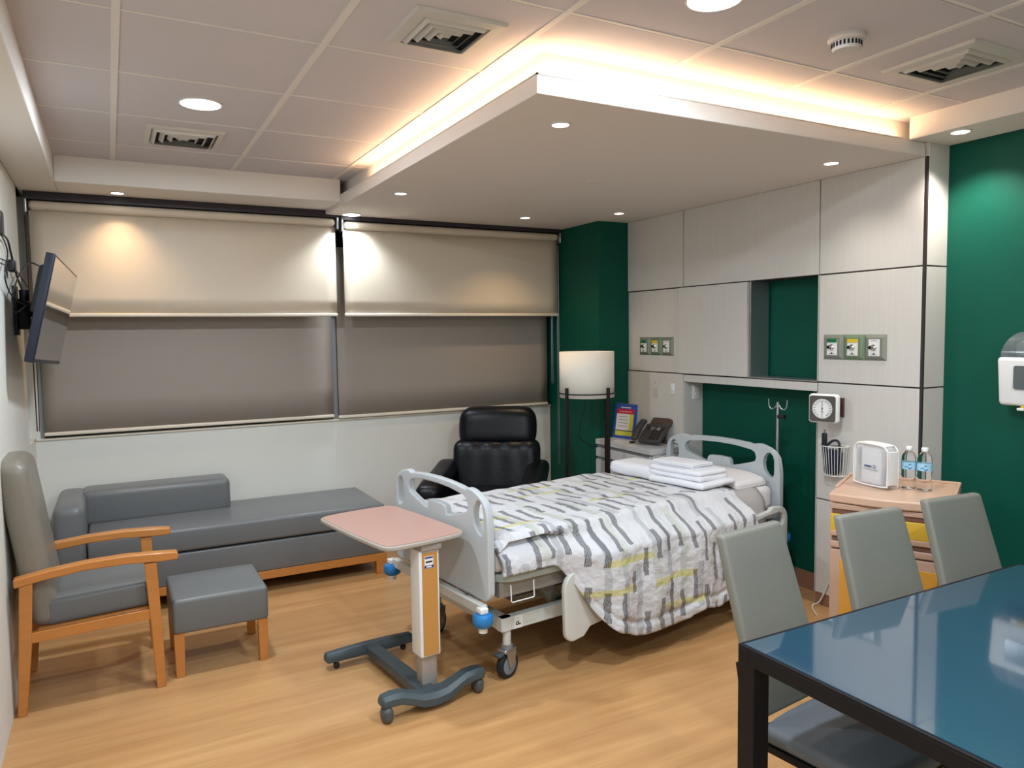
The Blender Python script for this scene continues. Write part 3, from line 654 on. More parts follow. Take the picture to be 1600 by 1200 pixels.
for x, y, a in ((-1.955, -.335, .25), (-1.955, .335, .5), (-.17, -.335, -.4), (-.17, .335, .9)):
    q = MB(); q.cyl(.02, .150, .30, M['bedwhite'], T(x, y, 0)); q.cyl(.028, .145, .165, M['grey'], T(x, y, 0))
    X = T(x, y, 0, rz=a)
    q.rb(-.04, .045, -.027, .027, .125, .148, .01, M['silver'], X)
    for s in (-1, 1): q.prism([[(-.03, .13), (.035, .13), (.03, .09), (.008, .055), (-.01, .055), (-.02, .09)]], s*.026-.002, s*.026+.002, M['silver'], X, 'y')
    q.rb(-.075, -.035, -.018, .018, .118, .135, .006, M['otbgrey'], X)
    c = q.build('caster', BED)
    q = MB(); q.lathe([(.05, -.018), (.061, -.016), (.064, -.008), (.064, .008), (.061, .016), (.05, .018)], M['rubber'], X @ T(0, 0, .064, rx=PI/2), n=32)
    q.lathe([(.012, -.021), (.04, -.0195), (.048, -.017), (.048, .017), (.04, .0195), (.012, .021)], M['wheel'], X @ T(0, 0, .064, rx=PI/2), n=28); q.build('wheel', c)
q = MB(); q.box(-2.17, -2.135, -.45, .45, .385, .43, M['bedwhite']); 
q.box(-2.15, -2.0, -.30, -.26, .39, .43, M['bedgrey']); q.box(-2.15, -2.0, .26, .30, .39, .43, M['bedgrey']); q.build('bumper_beam', BED, bevel=.004)
q = MB(); q.box(.02, .045, -.42, .42, .385, .42, M['bedwhite']); q.build('bumper_beam', BED, bevel=.004)
for x, y in ((-2.165, -.455), (-2.165, .455), (.035, -.455), (.035, .44)):
    q = MB(); q.lathe([(.02, .335), (.036, .34), (.046, .352), (.047, .385), (.04, .395), (.02, .398)], M['blue'], T(x, y, 0)); bb = q.build('bumper_roller', BED)
    q = MB(); q.rb(x-.020, x+.020, y-.018, y+.026, .398, .424, .005, M['white']); q.build('bumper_cap', bb)
    q = MB(); q.cyl(.02, .312, .337, M['white'], T(x, y, 0)); q.build('bumper_pin', bb)
# side rails: near one lowered, far one lowered too
def rail_loops():
    x0, x1, z0, z1 = -1.74, .0, .17, .585
    o = arc(x1-.07, z0+.10, .07, -PI/2+.2, 0, 5)+arc(x1-.075, z1-.075, .075, 0, PI/2, 6)+[(-.13, .592), (-.16, .588), (-.17, .575), (-.28, .562)]
    o += [(-.6, .545), (-1.2, .535), (-1.5, .52)]+arc(x0+.09, .42, .09, PI/2, PI, 5)+[(x0+.005, .25)]+arc(x0+.055, z0+.045, .05, PI, 1.5*PI, 5)+[(-1.62, .175), (-1.58, .215), (-1.5, .225), (-.25, .215)]
    hole = [(-.045, .535), (-.035, .50), (-.05, .475), (-.09, .462), (-.20, .45), (-.28, .44), (-.30, .46), (-.295, .51), (-.28, .53), (-.17, .545), (-.09, .552)]
    return [o, hole]
for s, nm in ((-1, 'side_rail'), (1, 'side_rail')):
    q = MB(); y0 = -.512 if s < 0 else .482
    lp = rail_loops()
    if s > 0: lp = [[(a, b_-.06) for a, b_ in l] for l in lp]
    q.prism(lp, y0, y0+.03, M['bedwhite'], axis='y'); q.build(nm, BED, bevel=.008, ang=35)
q = MB(); q.tube([(-2.02, -.468, .50), (-2.02, -.472, .425), (-2.015, -.473, .42), (-1.895, -.473, .42), (-1.89, -.472, .425), (-1.89, -.468, .50)], .003, M['white'], n=8, smooth=False); q.build('wire_hook', BED)
q = MB(); q.box(-1.925, -1.875, -.3585, -.357, .237, .298, M['white'])
merge(q, text_mb('d', .04, M['black'], T(-1.905, -.3588, .262) @ FACE_NY @ T(rz=-PI/2) @ Matrix.Scale(1, 4), True)); merge(q, text_mb(':', .03, M['black'], T(-1.905, -.3588, .284) @ FACE_NY)); q.build('chassis_sticker', BED, smooth=False)
q = MB(); q.tube([(.04, -.405, .30), (.04, -.405, 1.20)], .009, M['silver'], n=12, smooth=False)
for s in (-1, 1): q.tube([(.04, -.405, 1.195), (.04, -.405+s*.02, 1.165), (.04, -.405+s*.045, 1.155), (.04, -.405+s*.062, 1.175), (.04, -.405+s*.066, 1.215)], .0035, M['silver'], n=8)
q.cyl(.014, 0, .045, M['blackplas'], T(.04, -.41, 1.11, rx=PI/2)); q.build('drip_pole', BED)
# duvet: draped sheet (top-level, lies on the bed); coordinates in the bed frame
def duvet():
    q = MB(); nu, nt_ = 150, 132; V = []; UV = []; F = []
    for i in range(nu+1):
        a = i/nu
        for j in range(nt_+1):
            tpar = j/nt_
            # arc length across: far edge -> top -> near edge -> drop
            x = -2.075+a*(1.66-.0)
            # drop on near side by x
            k = min(1, max(0, (x+1.80)/.33)); k = k*k*(3-2*k)
            drop = .135+k*(.40+.018*math.sin(x*9)+.012*math.sin(x*23+1))
            top = .875; far = .13; tot = far+top+drop; s_ = tpar*tot
            zt = .728+.010*noise.noise(Vector((x*3, s_*3, 0)))+.006*noise.noise(Vector((x*9, s_*7, 4)))
            R = .055
            if s_ < far: y = .462+.012; z = zt-.02-(far-s_)
            elif s_ < far+top:
                u = (s_-far)/top; y = .462-u*(.462+.462)*1.0; z = zt
                e = min(u*top, top-u*top)
                if e < R: z = zt-(R-math.sqrt(max(0, R*R-(R-e)**2)))*.8
            else:
                d = s_-far-top; fold = .016*math.sin(x*17+1.5*math.sin(x*5))*min(1, d/.25)+.014*noise.noise(Vector((x*6, d*5, 9)))*min(1, d/.1)
                out_ = .045+.085*min(1, d/.10)*k+.028*k*min(1, d/.45)
                y = -.462-min(.055, d*.9)*1.0-out_*min(1, d/.09)*.62+fold-.0
                z = zt-R*.75-d+.0
                wr = .008*noise.noise(Vector((x*15, d*13, 3)))+.004*noise.noise(Vector((x*38, d*30, 6))); y += wr*min(1, d/.08)
                y += .014*math.exp(-((drop-d-.065)/.012)**2)*k
                x_ = x
            # squeeze tucked foot part inward
            if s_ > far+top and k < 1: y += (1-k)*.05
            xs = x
            if i == 0: pass
            # head edge diagonal
            frac = min(1, max(0, (s_-far)/top))
            xe = -.69+.27*frac
            xs = -2.075+a*(xe+2.075)
            if s_ > far+top: xs += .05*min(1, (s_-far-top)/.5)*a-.03*(1-k)*0
            if xs < -2.02 and s_ < far+top: z -= (-2.02-xs)*.9
            rid = .012*math.sin(s_*34+xs*6)*max(0, noise.noise(Vector((xs*5, s_*4, 2)))) if s_ < far+top else 0
            if j == nt_ or j == nt_-4: pass
            V.append((xs, y, z+rid)); UV.append((xs+3, s_))
    for i in range(nu):
        for j in range(nt_):
            A = i*(nt_+1)+j; F.append((A, A+nt_+1, A+nt_+2, A+1))
    q.add(V, F, M['duvet']); q.uv = UV; return q
dv = duvet().build('duvet', None, ang=80, solid=.022, loc=(-.155, -1.941, 0), rot=(0, 0, .117))
tag(dv, 'white duvet with dark grey and yellow dashes spread over the bed', 'duvet')
# grey blanket at the head end, pillow and folded linens
bx = dict(loc=(-.155, -1.941, 0), rot=(0, 0, .117))
q = MB(); V = []; F = []; UV = []
for i in range(13):
    for j in range(31):
        s_ = j/30*1.12; x = -.72+.02*math.sin(s_*9)+i/12*(.46+.08*min(1, s_)); R = .05
        if s_ < .84: y = .44-s_*1.05; z = .702+.004*noise.noise(Vector((x*8, s_*6, 0))); e = .84-s_; z -= (R-math.sqrt(max(0, R*R-max(0, R-e)**2)))*.8 if e < R else 0
        else: d = s_-.84; y = -.442-min(.03, d)-.02*min(1, d/.2)+.008*math.sin(x*30)*min(1, d/.1); z = .662-d*.78
        V.append((x, y, z))
for i in range(12):
    for j in range(30): A = i*31+j; F.append((A, A+31, A+32, A+1))
q.add(V, F, M['greysheet']); tag(q.build('blanket', None, solid=.006, ang=80, **bx), 'plain grey blanket hanging over the mattress edge beside the duvet', 'blanket')
q = MB(); q.rb(-.33, -.035, -.40, .40, .70, .765, .03, M['sheet'], n=4, inner=(4, 8, 1), fn=lambda x, y, z: (x+.006*math.sin(y*19), y, z-(.03*(y/.4)**4 if z > .73 else 0))); tag(q.build('pillow', None, **bx), 'flat white pillow lying against the headboard', 'pillow')
def fold(name, label, cat, x, y, z, wx, wy, layers, th, rz, m, wob=.004, seed=0):
    t = MB(); zz = 0
    for k in range(layers):
        dx = wob*math.sin(seed+k*2.1); dy = wob*math.cos(seed*1.7+k*1.3)*1.5; s_ = 1-.012*k
        def f(px, py, pz, k=k): return (px+.006*noise.noise(Vector((py*9, pz*30, seed+k))), py+.006*noise.noise(Vector((px*9, pz*30, seed+k+5))), pz+.005*noise.noise(Vector((px*6, py*6, seed+k*.3))))
        t.rb(-wx/2*s_+dx, wx/2*s_+dx, -wy/2*s_+dy, wy/2*s_+dy, zz, zz+th, th*.48, m, n=3, inner=(7, 9, 1), fn=f); zz += th*.93
    X = T(-.155, -1.941, 0, rz=.117) @ T(x, y, z, rz=rz)
    o = t.build(name, None, ang=70); o.matrix_world = X; return tag(o, label, cat)
fold('folded_blanket', 'puffy folded white blanket at the far side of the linen pile', 'blanket', -.50, .19, .722, .27, .42, 1, .085, .05, M['linen'], seed=1)
fold('folded_sheet', 'flat folded white sheet lowest in the linen pile on the bed', 'sheet', -.50, -.19, .737, .31, .42, 1, .034, .04, M['linen'], seed=3)
fold('folded_gown', 'thick folded white gown in the middle of the linen pile', 'gown', -.49, -.15, .768, .25, .40, 2, .030, .02, M['linen'], seed=6)
fold('folded_towel', 'thin folded white towel topmost on the linen pile', 'towel', -.47, -.09, .824, .20, .32, 3, .010, .06, M['linen'], seed=8)

# ------------------------------------------------------------------ recliner
t = thing('recliner', 'black leather recliner with padded arms between daybed and bed', 'recliner', (-1.29, -.84, 0), -.60)
def rc(*a, **k): q = MB(); nm = k.pop('nm'); q.rb(*a, **k); return q.build(nm, t)
rc(-.33, .33, -.36, .34, .10, .36, .04, M['leatherdark'], nm='base')
rc(-.31, .31, -.42, .26, .34, .50, .06, M['leather'], inner=(6, 6, 2), nm='seat', fn=lambda x, y, z: (x, y, z+.02*(1-(x/.31)**2)))
def lum(x, y, z):
    f = max(0, -(y-.30))*1; pl = .005*math.sin((x+.5*x*(z-.5))*38)*(1 if y < .25 else 0)*max(0, min(1, (z-.45)/.3))
    return (x, y+pl+(z-.45)*.22, z)
rc(-.33, .33, .16, .36, .42, .84, .07, M['leather'], inner=(26, 1, 6), nm='lumbar_cushion', fn=lum)
rc(-.285, .285, .20, .40, .80, 1.085, .075, M['leather'], inner=(10, 2, 5), nm='headrest', fn=lambda x, y, z: (x*(1+.05*math.sin((z-.8)/.285*PI)), y+(z-.45)*.22-.02*math.cos(x*5), z-.018*(x/.28)**4))
rc(-.25, .25, .30, .42, .30, .98, .04, M['leatherdark'], nm='back_shell', fn=lambda x, y, z: (x, y+(z-.45)*.22, z))
for s, ax in ((-1, -.375), (1, .315)):
    q = MB(); q.rb(ax-.06, ax+.06, -.40, .30, .08, .58, .04, M['leatherdark'], n=3); q.build('arm_panel', t)
    q = MB(); q.rb(ax-.085, ax+.085, -.47, .36, .545, .665, .055, M['leather'], n=4, inner=(2, 8, 2), fn=lambda x, y, z: (x, y, z-.025*max(0, (-y-.15)/.27)**2+.03*max(0, y)/.36)); q.build('arm_pad', t)
for x in (-.3, .3):
    for y in (-.3, .28):
        q = MB(); q.cyl(.02, 0, .11, M['black'], T(x, y, 0)); q.build('foot', t)

# ------------------------------------------------------------------ floor lamp
t = thing('floor_lamp', 'unlit floor lamp with white drum shade before the green column', 'lamp', (-.55, -.97, 0))
q = MB(); q.lathe([(.203, 1.163), (.203, 1.50)], M['shade'], n=48, caps=False); q.build('lamp_shade', t, solid=.003)
for a in (math.radians(-167), math.radians(-78), math.radians(13), math.radians(102)):
    q = MB(); r0, r1 = .215, .165; c, s = math.cos(a), math.sin(a)
    rr = .213; q.box(-.010, .010, -.010, .010, 0, 1.24, M['pole'], T(rr*c, rr*s, 0, rz=a)); q.build('leg', t, bevel=.002)
q = MB(); q.lathe([(.202, 1.19), (.212, 1.19), (.212, 1.198), (.202, 1.198)], M['pole'], n=40, caps=False); q.cyl(.018, 1.20, 1.28, M['pole'])
for a in (.23, 1.78, 3.37, 4.92): q.bar((0, 0, 1.195), (.205*math.cos(a), .205*math.sin(a), 1.195), .006, .004, M['pole'])
q.build('spider_ring', t)
q = MB(); q.lathe([(.015, 1.27), (.03, 1.30), (.034, 1.33), (.02, 1.37), (.004, 1.38)], M['white']); q.build('light_bulb', t)
q = MB(); q.tube([(.0, .02, 1.2), (.0, .03, 1.08), (-.02, .06, .95), (.03, .15, .84), (.16, .18, .76), (.235, .19, .74)], .0035, M['blackplas'], n=8); q.build('cord', t)

# ------------------------------------------------------------------ nightstand with calendar and telephone
t = thing('nightstand', 'white laminate nightstand with drawers in the corner by the headboard', 'nightstand', (-.156, -1.098, 0))
hw = .335
q = MB(); q.box(-.155, .145, -hw, hw, .06, .765, M['whitelam']); q.box(-.14, .13, -hw+.02, hw-.02, 0, .06, M['grey']); q.build('body', t, bevel=.002)
q = MB(); q.box(-.172, .145, -hw-.008, hw+.004, .765, .805, M['whitelam']); q.build('top', t, bevel=.003)
q = MB(); q.box(-.157, -.150, -hw, hw, .738, .765, M['grey']); q.box(-.157, -.150, -hw, hw, .645, .672, M['grey']); q.build('grip_channel', t, smooth=False)
q = MB(); q.box(-.172, -.155, -hw, hw, .672, .740, M['whitelam']); q.build('drawer', t, bevel=.002)
q = MB(); q.box(-.172, -.155, -hw, hw, .36, .647, M['whitelam']); q.build('drawer', t, bevel=.002)
q = MB(); q.box(-.172, -.155, -hw, hw, .07, .353, M['whitelam']); q.build('drawer', t, bevel=.002)
t = thing('desk_calendar', 'blue desk calendar stood like a tent on the white nightstand', 'calendar', (-.10, -.86, .8055), .24)
Xf = T(-.045, 0, 0, ry=.17)                      # front card leans back
q = MB(); q.box(-.002, .0, -.112, .112, 0, .272, M['calblue'], Xf); fr = q.build('front_card', t, smooth=False)
q = MB()
def card(y0, y1, z0, z1, m, d=.0025): q.box(-d-.0004, -d+.0006, y0, y1, z0, z1, M[m], Xf)
card(-.085, .085, .195, .232, 'red'); card(-.045, .085, .065, .194, 'paper'); card(-.085, -.045, .065, .194, 'lime'); card(-.085, .085, .022, .058, 'lime')
for z in (.17, .145, .12, .095): card(-.03, .06, z, z+.004, 'grey', .0034)
card(-.05, .05, .24, .248, 'paper', .0034); card(-.085, .085, .060, .063, 'black', .0034); card(-.06, .06, .21, .214, 'paper', .0034)
q.build('printed_sheet', fr, smooth=False)
q = MB(); q.box(0, .002, -.112, .112, 0, .272, M['paper'], T(.045, 0, 0, ry=-.17)); q.build('rear_card', t, smooth=False)
q = MB()
for i in range(16): q.lathe([(.006, -.001), (.006, .001)], M['silver'], T(0, -.10+i*.0133, .27, rx=PI/2), n=10, caps=False)
q.build('wire_binding', t)
t = thing('telephone', 'black desk telephone with raised screen on the white nightstand', 'telephone', (-.12, -1.215, .8055), .42); t.scale = (1.14, 1.14, 1.14)
Xb = T(-.095, 0, .012, ry=-.62)
q = MB(); q.rb(0, .17, -.095, .06, 0, .022, .006, M['phone'], Xb); q.rb(.035, .095, -.08, .08, 0, .012, .004, M['phone']); q.rb(.06, .09, -.05, .05, .0, .09, .006, M['phone']); body = q.build('body', t)
q = MB()
for i in range(4):
    for j in range(3): q.rb(.02+i*.022, .034+i*.022, -.075+j*.024, -.058+j*.024, .022, .0255, .002, M['phonekey'], Xb)
for s in (0, 1):
    for j in range(3): q.rb(.108+s*.02, .118+s*.02, -.085+j*.05, -.062+j*.05, .022, .0255, .002, M['phonekey'], Xb)
q.build('keys', body)
q = MB(); q.rb(.108, .135, -.05, .02, .022, .025, .003, M['silver'], Xb); q.build('navigation_key', body)
q = MB(); q.rb(.165, .235, -.105, .045, .004, .02, .005, M['phone'], Xb); q.box(.172, .225, -.09, .03, .0195, .021, M['lcd'], Xb); q.build('screen', t)
q = MB(); q.rb(-.005, .19, .062, .108, .022, .052, .014, M['phone'], Xb, n=4, inner=(8, 1, 1), fn=lambda x, y, z: (x, y, z+.015*(1-((x-.092)/.098)**2)-.008)); q.build('handset', t)
b = MB(); b.rb(-.255, -.215, -1.12, -1.09, .8055, .822, .007, M['phone']); tag(b.build('pager_clip'), 'tiny black plug lying left of the telephone on the nightstand', 'plug')
b = MB(); b.box(-.27, -.18, -1.03, -.90, .8052, .8062, M['paper']); tag(b.build('note_card', smooth=False), 'small pale card lying flat before the blue calendar', 'card')
b = MB(); b.tube([(-.04, -1.26, .815), (-.02, -1.34, .825), (-.03, -1.42, .80), (-.16, -1.436, .72), (-.24, -1.46, .70), (-.36, -1.47, .76), (-.33, -1.50, .66), (-.25, -1.45, .64), (-.35, -1.53, .60)], .0035, M['wire'], n=8)
b.tube([(-.42, -1.46, .72), (-.36, -1.455, .735), (-.27, -1.46, .745), (-.22, -1.47, .76)], .0035, M['wire'], n=8)
tag(b.build('call_cable'), 'tangled white cable hanging between nightstand and headboard', 'cable')

# ------------------------------------------------------------------ wall fittings on the panelling
def gas_outlets(y0, y1, z0, z1, label):
    t = thing('gas_outlet', label, 'outlet panel', (0.0055 if y0 > -2 else -.001, (y0+y1)/2, (z0+z1)/2), 0, 'medical gas outlet panels'); W3 = (y0-y1)/3; h = (z1-z0)/2
    for k in range(3):
        yc_ = W3*(1-k)
        q = MB(); m = M['gasgreenplate'] if k == 1 else M['gasplate']; a, c = W3/2, W3/2-.018
        V = [(0, yc_-a, -h), (0, yc_+a, -h), (0, yc_+a, h), (0, yc_-a, h), (-.014, yc_-c, -h+.018), (-.014, yc_+c, -h+.018), (-.014, yc_+c, h-.018), (-.014, yc_-c, h-.018)]
        q.add(V, [(0, 1, 5, 4), (1, 2, 6, 5), (2, 3, 7, 6), (3, 0, 4, 7), (4, 5, 6, 7), (0, 3, 2, 1)], m); pl = q.build('plate', t, smooth=False)
        q = MB(); lw = .033; q.box(-.0165, -.014, yc_-lw, yc_+lw, -h+.026, h-.026, M['white'])
        if k < 2: q.box(-.018, -.0164, yc_-lw, yc_+lw, h-.045, h-.024, M['labelgreen'] if k == 0 else M['labelyellow'])
        q.box(-.0172, -.0164, yc_-.018, yc_+.018, -h+.032, -h+.035, M['grey'])
        if k == 2: q.box(-.0172, -.0164, yc_-.018, yc_+.018, h-.036, h-.033, M['grey'])
        q.build('label_plate', pl, smooth=False)
        q = MB(); X = T(-.016, yc_, 0, ry=-PI/2); q.lathe([(.017, 0), (.017, .006), (.012, .010), (.007, .012)], M['chrome'], X); q.cyl(.004, 0, .003, M['black'], T(-.0165, yc_, -.034, ry=-PI/2)); q.cyl(.009, 0, .006, M['black'], T(-.0165, yc_+.022, .0, ry=-PI/2)); q.build('socket', pl)
gas_outlets(-.894, -1.294, 1.46, 1.598, 'three-gang medical gas outlet panel above the nightstand and telephone')
gas_outlets(-2.614, -3.015, 1.467, 1.61, 'three-gang medical gas outlet panel above the round pressure gauge')
t = thing('pressure_gauge', 'square wall blood pressure gauge with white round dial', 'gauge', (-.001, -2.715, 1.19))
q = MB(); q.box(-.012, 0, -.045, -.005, -.05, .06, M['brown']); q.build('wall_bracket', t, bevel=.002)
q = MB(); q.bar((-.01, -.02, 0), (-.075, .005, 0), .02, .03, M['brown']); q.build('swivel_arm', t, smooth=False)
Xg = T(-.10, .01, .003, rz=.30)
q = MB(); q.rb(-.03, .022, -.083, .083, -.083, .083, .018, M['white'], Xg, n=4); q.build('case', t)
q = MB(); q.prism([rrect(-.073, .073, -.073, .073, .014)], -.0325, -.03, M['gaugeface'], Xg, 'x'); fc = q.build('face', t, smooth=False)
q = MB(); q.cyl(.056, 0, .0012, M['white'], Xg @ T(-.0325, 0, 0, ry=-PI/2), n=48); q.build('dial', fc, smooth=False)
q = MB()
for i in range(15):
    a = math.radians(235-290*i/14-0); yy, zz = -.044*math.cos(a)*1, .044*math.sin(a)
    merge(q, text_mb(str(20*(i+1)), .010, M['black'], Xg @ T(-.0342, yy, zz) @ FACE_NX, depth=.0002))
for i in range(60):
    a = 2*PI*i/60; q.box(-.0342, -.0337, -.0005, .0005, .050, .0545, M['black'], Xg @ Matrix.Rotation(a, 4, 'X'))
merge(q, text_mb('mmHg', .007, M['black'], Xg @ T(-.0342, 0, -.018) @ FACE_NX, depth=.0002))
q.build('scale', fc, smooth=False)
q = MB(); q.box(-.0352, -.0345, -.0011, .0011, -.048, .040, M['black'], Xg); q.cyl(.004, 0, .002, M['black'], Xg @ T(-.0338, 0, 0, ry=-PI/2)); q.build('needle', fc, smooth=False)
t = thing('wire_basket', 'white wire basket on the panelling holding a navy cuff', 'basket', (-.001, -2.715, .80))
q = MB(); n = 17
def rim(k, r): 
    a = PI*k/(n-1); return (-.004-(.095*math.sin(a))*r, .085*math.cos(a)*r)
for k in range(n): x0, y0 = rim(k, 1.0); x1, y1 = rim(k, .78); q.tube([(x0, y0, .175+.0), (x1, y1, .005)], .0018, M['wire'], n=6, smooth=False)
for z, r in ((.175, 1.0), (.005, .78)): q.tube([(rim(k, r)[0], rim(k, r)[1], z) for k in range(n)], .0028, M['wire'], n=6)
for z, r in ((.175, 1.0), (.005, .78)): q.tube([(-.003, .085*r, z), (-.003, -.085*r, z)], .0028, M['wire'], n=6, smooth=False)
for j in range(5): q.tube([(-.004, -.05+.025*j, .006), (-.07, -.05+.025*j, .006)], .0016, M['wire'], n=6, smooth=False)
q.build('wire_frame', t)
q = MB(); q.rb(-.075, -.008, -.055, .055, .008, .15, .02, M['navyfab'], fn=lambda x, y, z: (x, y*(.75+z*1.2), z)); o = q.build('pressure_cuff'); o.location = (-.001, -2.715, .802); tag(o, 'navy blood pressure cuff folded inside the wire basket', 'cuff')
q = MB(); q.rb(-.062, -.036, .035, .062, .09, .245, .010, M['blackplas']); q.cyl(.005, .245, .262, M['grey'], T(-.049, .048, 0)); q.tube([(-.05, .045, .16), (-.055, .02, .18), (-.05, -.01, .205), (-.045, -.04, .205), (-.05, -.055, .17), (-.05, -.05, .12)], .007, M['rubber'], n=10)
o = q.build('inflation_bulb'); o.location = (-.001, -2.715, .80); tag(o, 'black inflation handle and hose sticking out of the wire basket', 'pump')
b = MB(); b.rb(.073, .137, yc-.020, yc-.0125, 1.145, 1.252, .003, M['white']); b.rb(.085, .125, yc-.024, yc-.018, 1.20, 1.235, .003, M['white']); b.cyl(.012, 0, .004, M['white'], T(.105, yc-.02, 1.18, rx=PI/2)); tag(b.build('wall_socket'), 'white socket plate on the side face of the niche behind the bed', 'socket')
b = MB(); b.rb(-.008, -.001, -1.316, -1.272, 1.175, 1.255, .003, M['white']); b.rb(-.011, -.006, -1.305, -1.283, 1.195, 1.235, .002, M['white']); tag(b.build('wall_switch'), 'small white switch plate on the panel above the telephone', 'switch')
b = MB(); b.box(-.0025, -.001, -1.125, -1.055, 1.13, 1.28, M['panel'])
for z, w_ in ((1.255, .015), (1.245, .015), (1.2, .05), (1.185, .055), (1.17, .05), (1.155, .055), (1.14, .045)): b.box(-.0031, -.0024, -1.09-w_/2, -1.09+w_/2, z, z+.0035, M['grey'])
tag(b.build('notice_sheet', smooth=False), 'small pale notice sheet stuck on the panel above the calendar', 'notice')

# soap / towel dispenser on the green wall
t = thing('paper_dispenser', 'white wall dispenser with smoky top cover on the green wall', 'dispenser', (XG-.001, -3.70, 1.27))
q = MB(); q.rb(-.125, 0, -.155, .155, 0, .23, .02, M['white'], n=4, fn=lambda x, y, z: (x*(.90+.1*z/.23), y*(.955+.045*z/.23), z)); q.build('case', t)
q = MB(); q.prism([rrect(-.075, .075, .08, .19, .01)], -.127, -.1245, M['smoke'], axis='x'); q.build('window', t, smooth=False)
q = MB(); V = []; F = []; n = 12
for i in range(n+1):
    a = PI/2*i/n
    for y in (-.14, .14): V.append((-.118*math.cos(a)*.98, y*(1-.25*math.sin(a)**2), .232+.115*math.sin(a)))
for i in range(n): F.append((2*i, 2*i+1, 2*i+3, 2*i+2))
V += [(0, -.14, .232), (0, .14, .232)]; e = 2*(n+1)
F.append(tuple([e]+[2*i for i in range(n+1)])); F.append(tuple([e+1]+[2*i+1 for i in range(n+1)][::-1]))
q.add(V, F, M['smoke']); q.build('top_cover', t)
q = MB(); q.rb(-.09, -.01, -.09, .09, .225, .30, .03, M['white']); q.build('refill', t)
q = MB(); q.rb(-.11, -.05, -.03, .05, -.014, .002, .005, M['labelyellow']); q.rb(-.12, -.07, .03, .06, -.02, -.008, .004, M['white']); q.build('outlet', t)

# ------------------------------------------------------------------ beige bedside cabinet
t = thing('bedside_cabinet', 'beige plastic bedside cabinet with yellow drawer and amber door', 'cabinet', (-.433, -3.376, 0), .476)
d2, w2 = .27, .25
q = MB(); q.rb(-d2+.03, d2-.01, -w2+.012, w2-.012, .05, .845, .01, M['beige'], n=2); q.build('body', t)
q = MB(); q.prism([[(d2, -w2), (d2, w2), (-d2+.03, w2)]+[(-d2+.03-.035*math.sin(PI*k/12), w2-2*w2*k/12) for k in range(1, 12)]+[(-d2+.03, -w2)]], .845, .886, M['beigetop'], axis='z'); tp = q.build('top', t, bevel=.008)
q = MB(); q.box(d2-.02, d2, -w2, w2, .885, .897, M['beigetop']); q.box(-.1, d2, w2-.015, w2, .885, .895, M['beigetop']); q.box(-.1, d2, -w2, -w2+.015, .885, .895, M['beigetop']); q.build('top_rim', tp, bevel=.003)
q = MB(); q.box(-d2+.012, -d2+.035, -w2+.012, w2-.012, .818, .842, M['beige']); q.box(-d2+.018, -d2+.03, -w2+.05, w2-.02, .796, .820, M['brownshade']); q.build('front_edge', t, bevel=.003)
q = MB(); q.rb(-d2+.012, -d2+.035, -w2+.012, w2-.012, .715, .795, .005, M['yellow']); q.rb(-d2+.010, -d2+.035, -w2+.012, w2-.012, .692, .717, .004, M['beige']); dr = q.build('drawer', t)
q = MB(); q.box(-d2+.02, -d2+.034, -w2+.02, w2-.02, .672, .690, M['brownshade']); q.build('drawer_gap', t, smooth=False)
q = MB(); q.rb(-d2+.008, -d2+.035, -w2+.012, w2-.012, .638, .668, .005, M['beige']); q.build('pull_out_shelf', t)
q = MB(); q.rb(-d2+.012, -d2+.035, -w2+.012, w2-.012, .08, .63, .006, M['beige']); do = q.build('door', t)
q = MB(); q.rb(-d2+.008, -d2+.014, -w2+.05, w2-.055, .10, .585, .006, M['amber']); q.build('amber_inset', do)
for x in (-.2, .2):
    for y in (-.2, .2):
        q = MB(); q.cyl(.024, -.012, .012, M['rubber'], T(x, y, .024, rx=PI/2)); q.rb(x-.015, x+.015, y-.018, y+.018, .03, .052, .005, M['grey']); q.build('caster', t)
zc = .8865
t = thing('toiletry_bag', 'clear zip toiletry bag with white trim on the beige cabinet', 'bag', (-.455, -3.283, zc), -.14)
def bagf(x, y, z): k = 1-.06*max(0, z-.1)/.1; return (x*k, y+.004*math.sin(z*40), z)
q = MB(); q.rb(-.034, .034, -.100, .100, 0.002, .205, .028, M['bagclear'], n=4, inner=(1, 4, 6), fn=bagf); q.build('clear_pouch', t)
for s in (-1, 1):
    q = MB(); q.tube([(s*.032, yy, zz) for yy, zz in [(-.088, .012), (-.099, .03), (-.100, .16), (-.090, .19), (-.06, .203), (.06, .205), (.090, .192), (.100, .16), (.099, .03), (.088, .010), (0, .007)]], .0042, M['zip'], n=8, closed=True); q.build('piping', t)
q = MB(); q.rb(-.030, .030, -.085, .085, .196, .208, .006, M['zip']); q.rb(-.028, .028, -.104, -.094, .02, .18, .004, M['zip']); q.rb(-.028, .028, .094, .102, .02, .18, .004, M['zip']); q.build('zip_band', t)
q = MB(); q.rb(-.024, -.012, -.055, .062, .012, .185, .004, M['paper']); fo = q.build('folded_paper', t)
q = MB(); merge(q, text_mb('asean', .020, M['navy'], T(-.0352, .012, .100) @ FACE_NX, True)); q.lathe([(.006, 0), (.006, .0006), (.0085, .0006), (.0085, 0)], M['navy'], T(-.0352, -.026, .100, ry=-PI/2), caps=False)
q.box(-.0356, -.0350, -.048, .042, .082, .0845, M['grey']); q.build('printed_logo', t, smooth=False)
q = MB(); q.rb(-.020, .022, -.090, -.060, .010, .10, .008, M['grey']); q.rb(-.015, .02, -.088, -.062, .10, .17, .008, M['beige']); q.rb(-.015, .02, .064, .088, .09, .17, .008, M['gasplate']); q.build('toiletries', t)
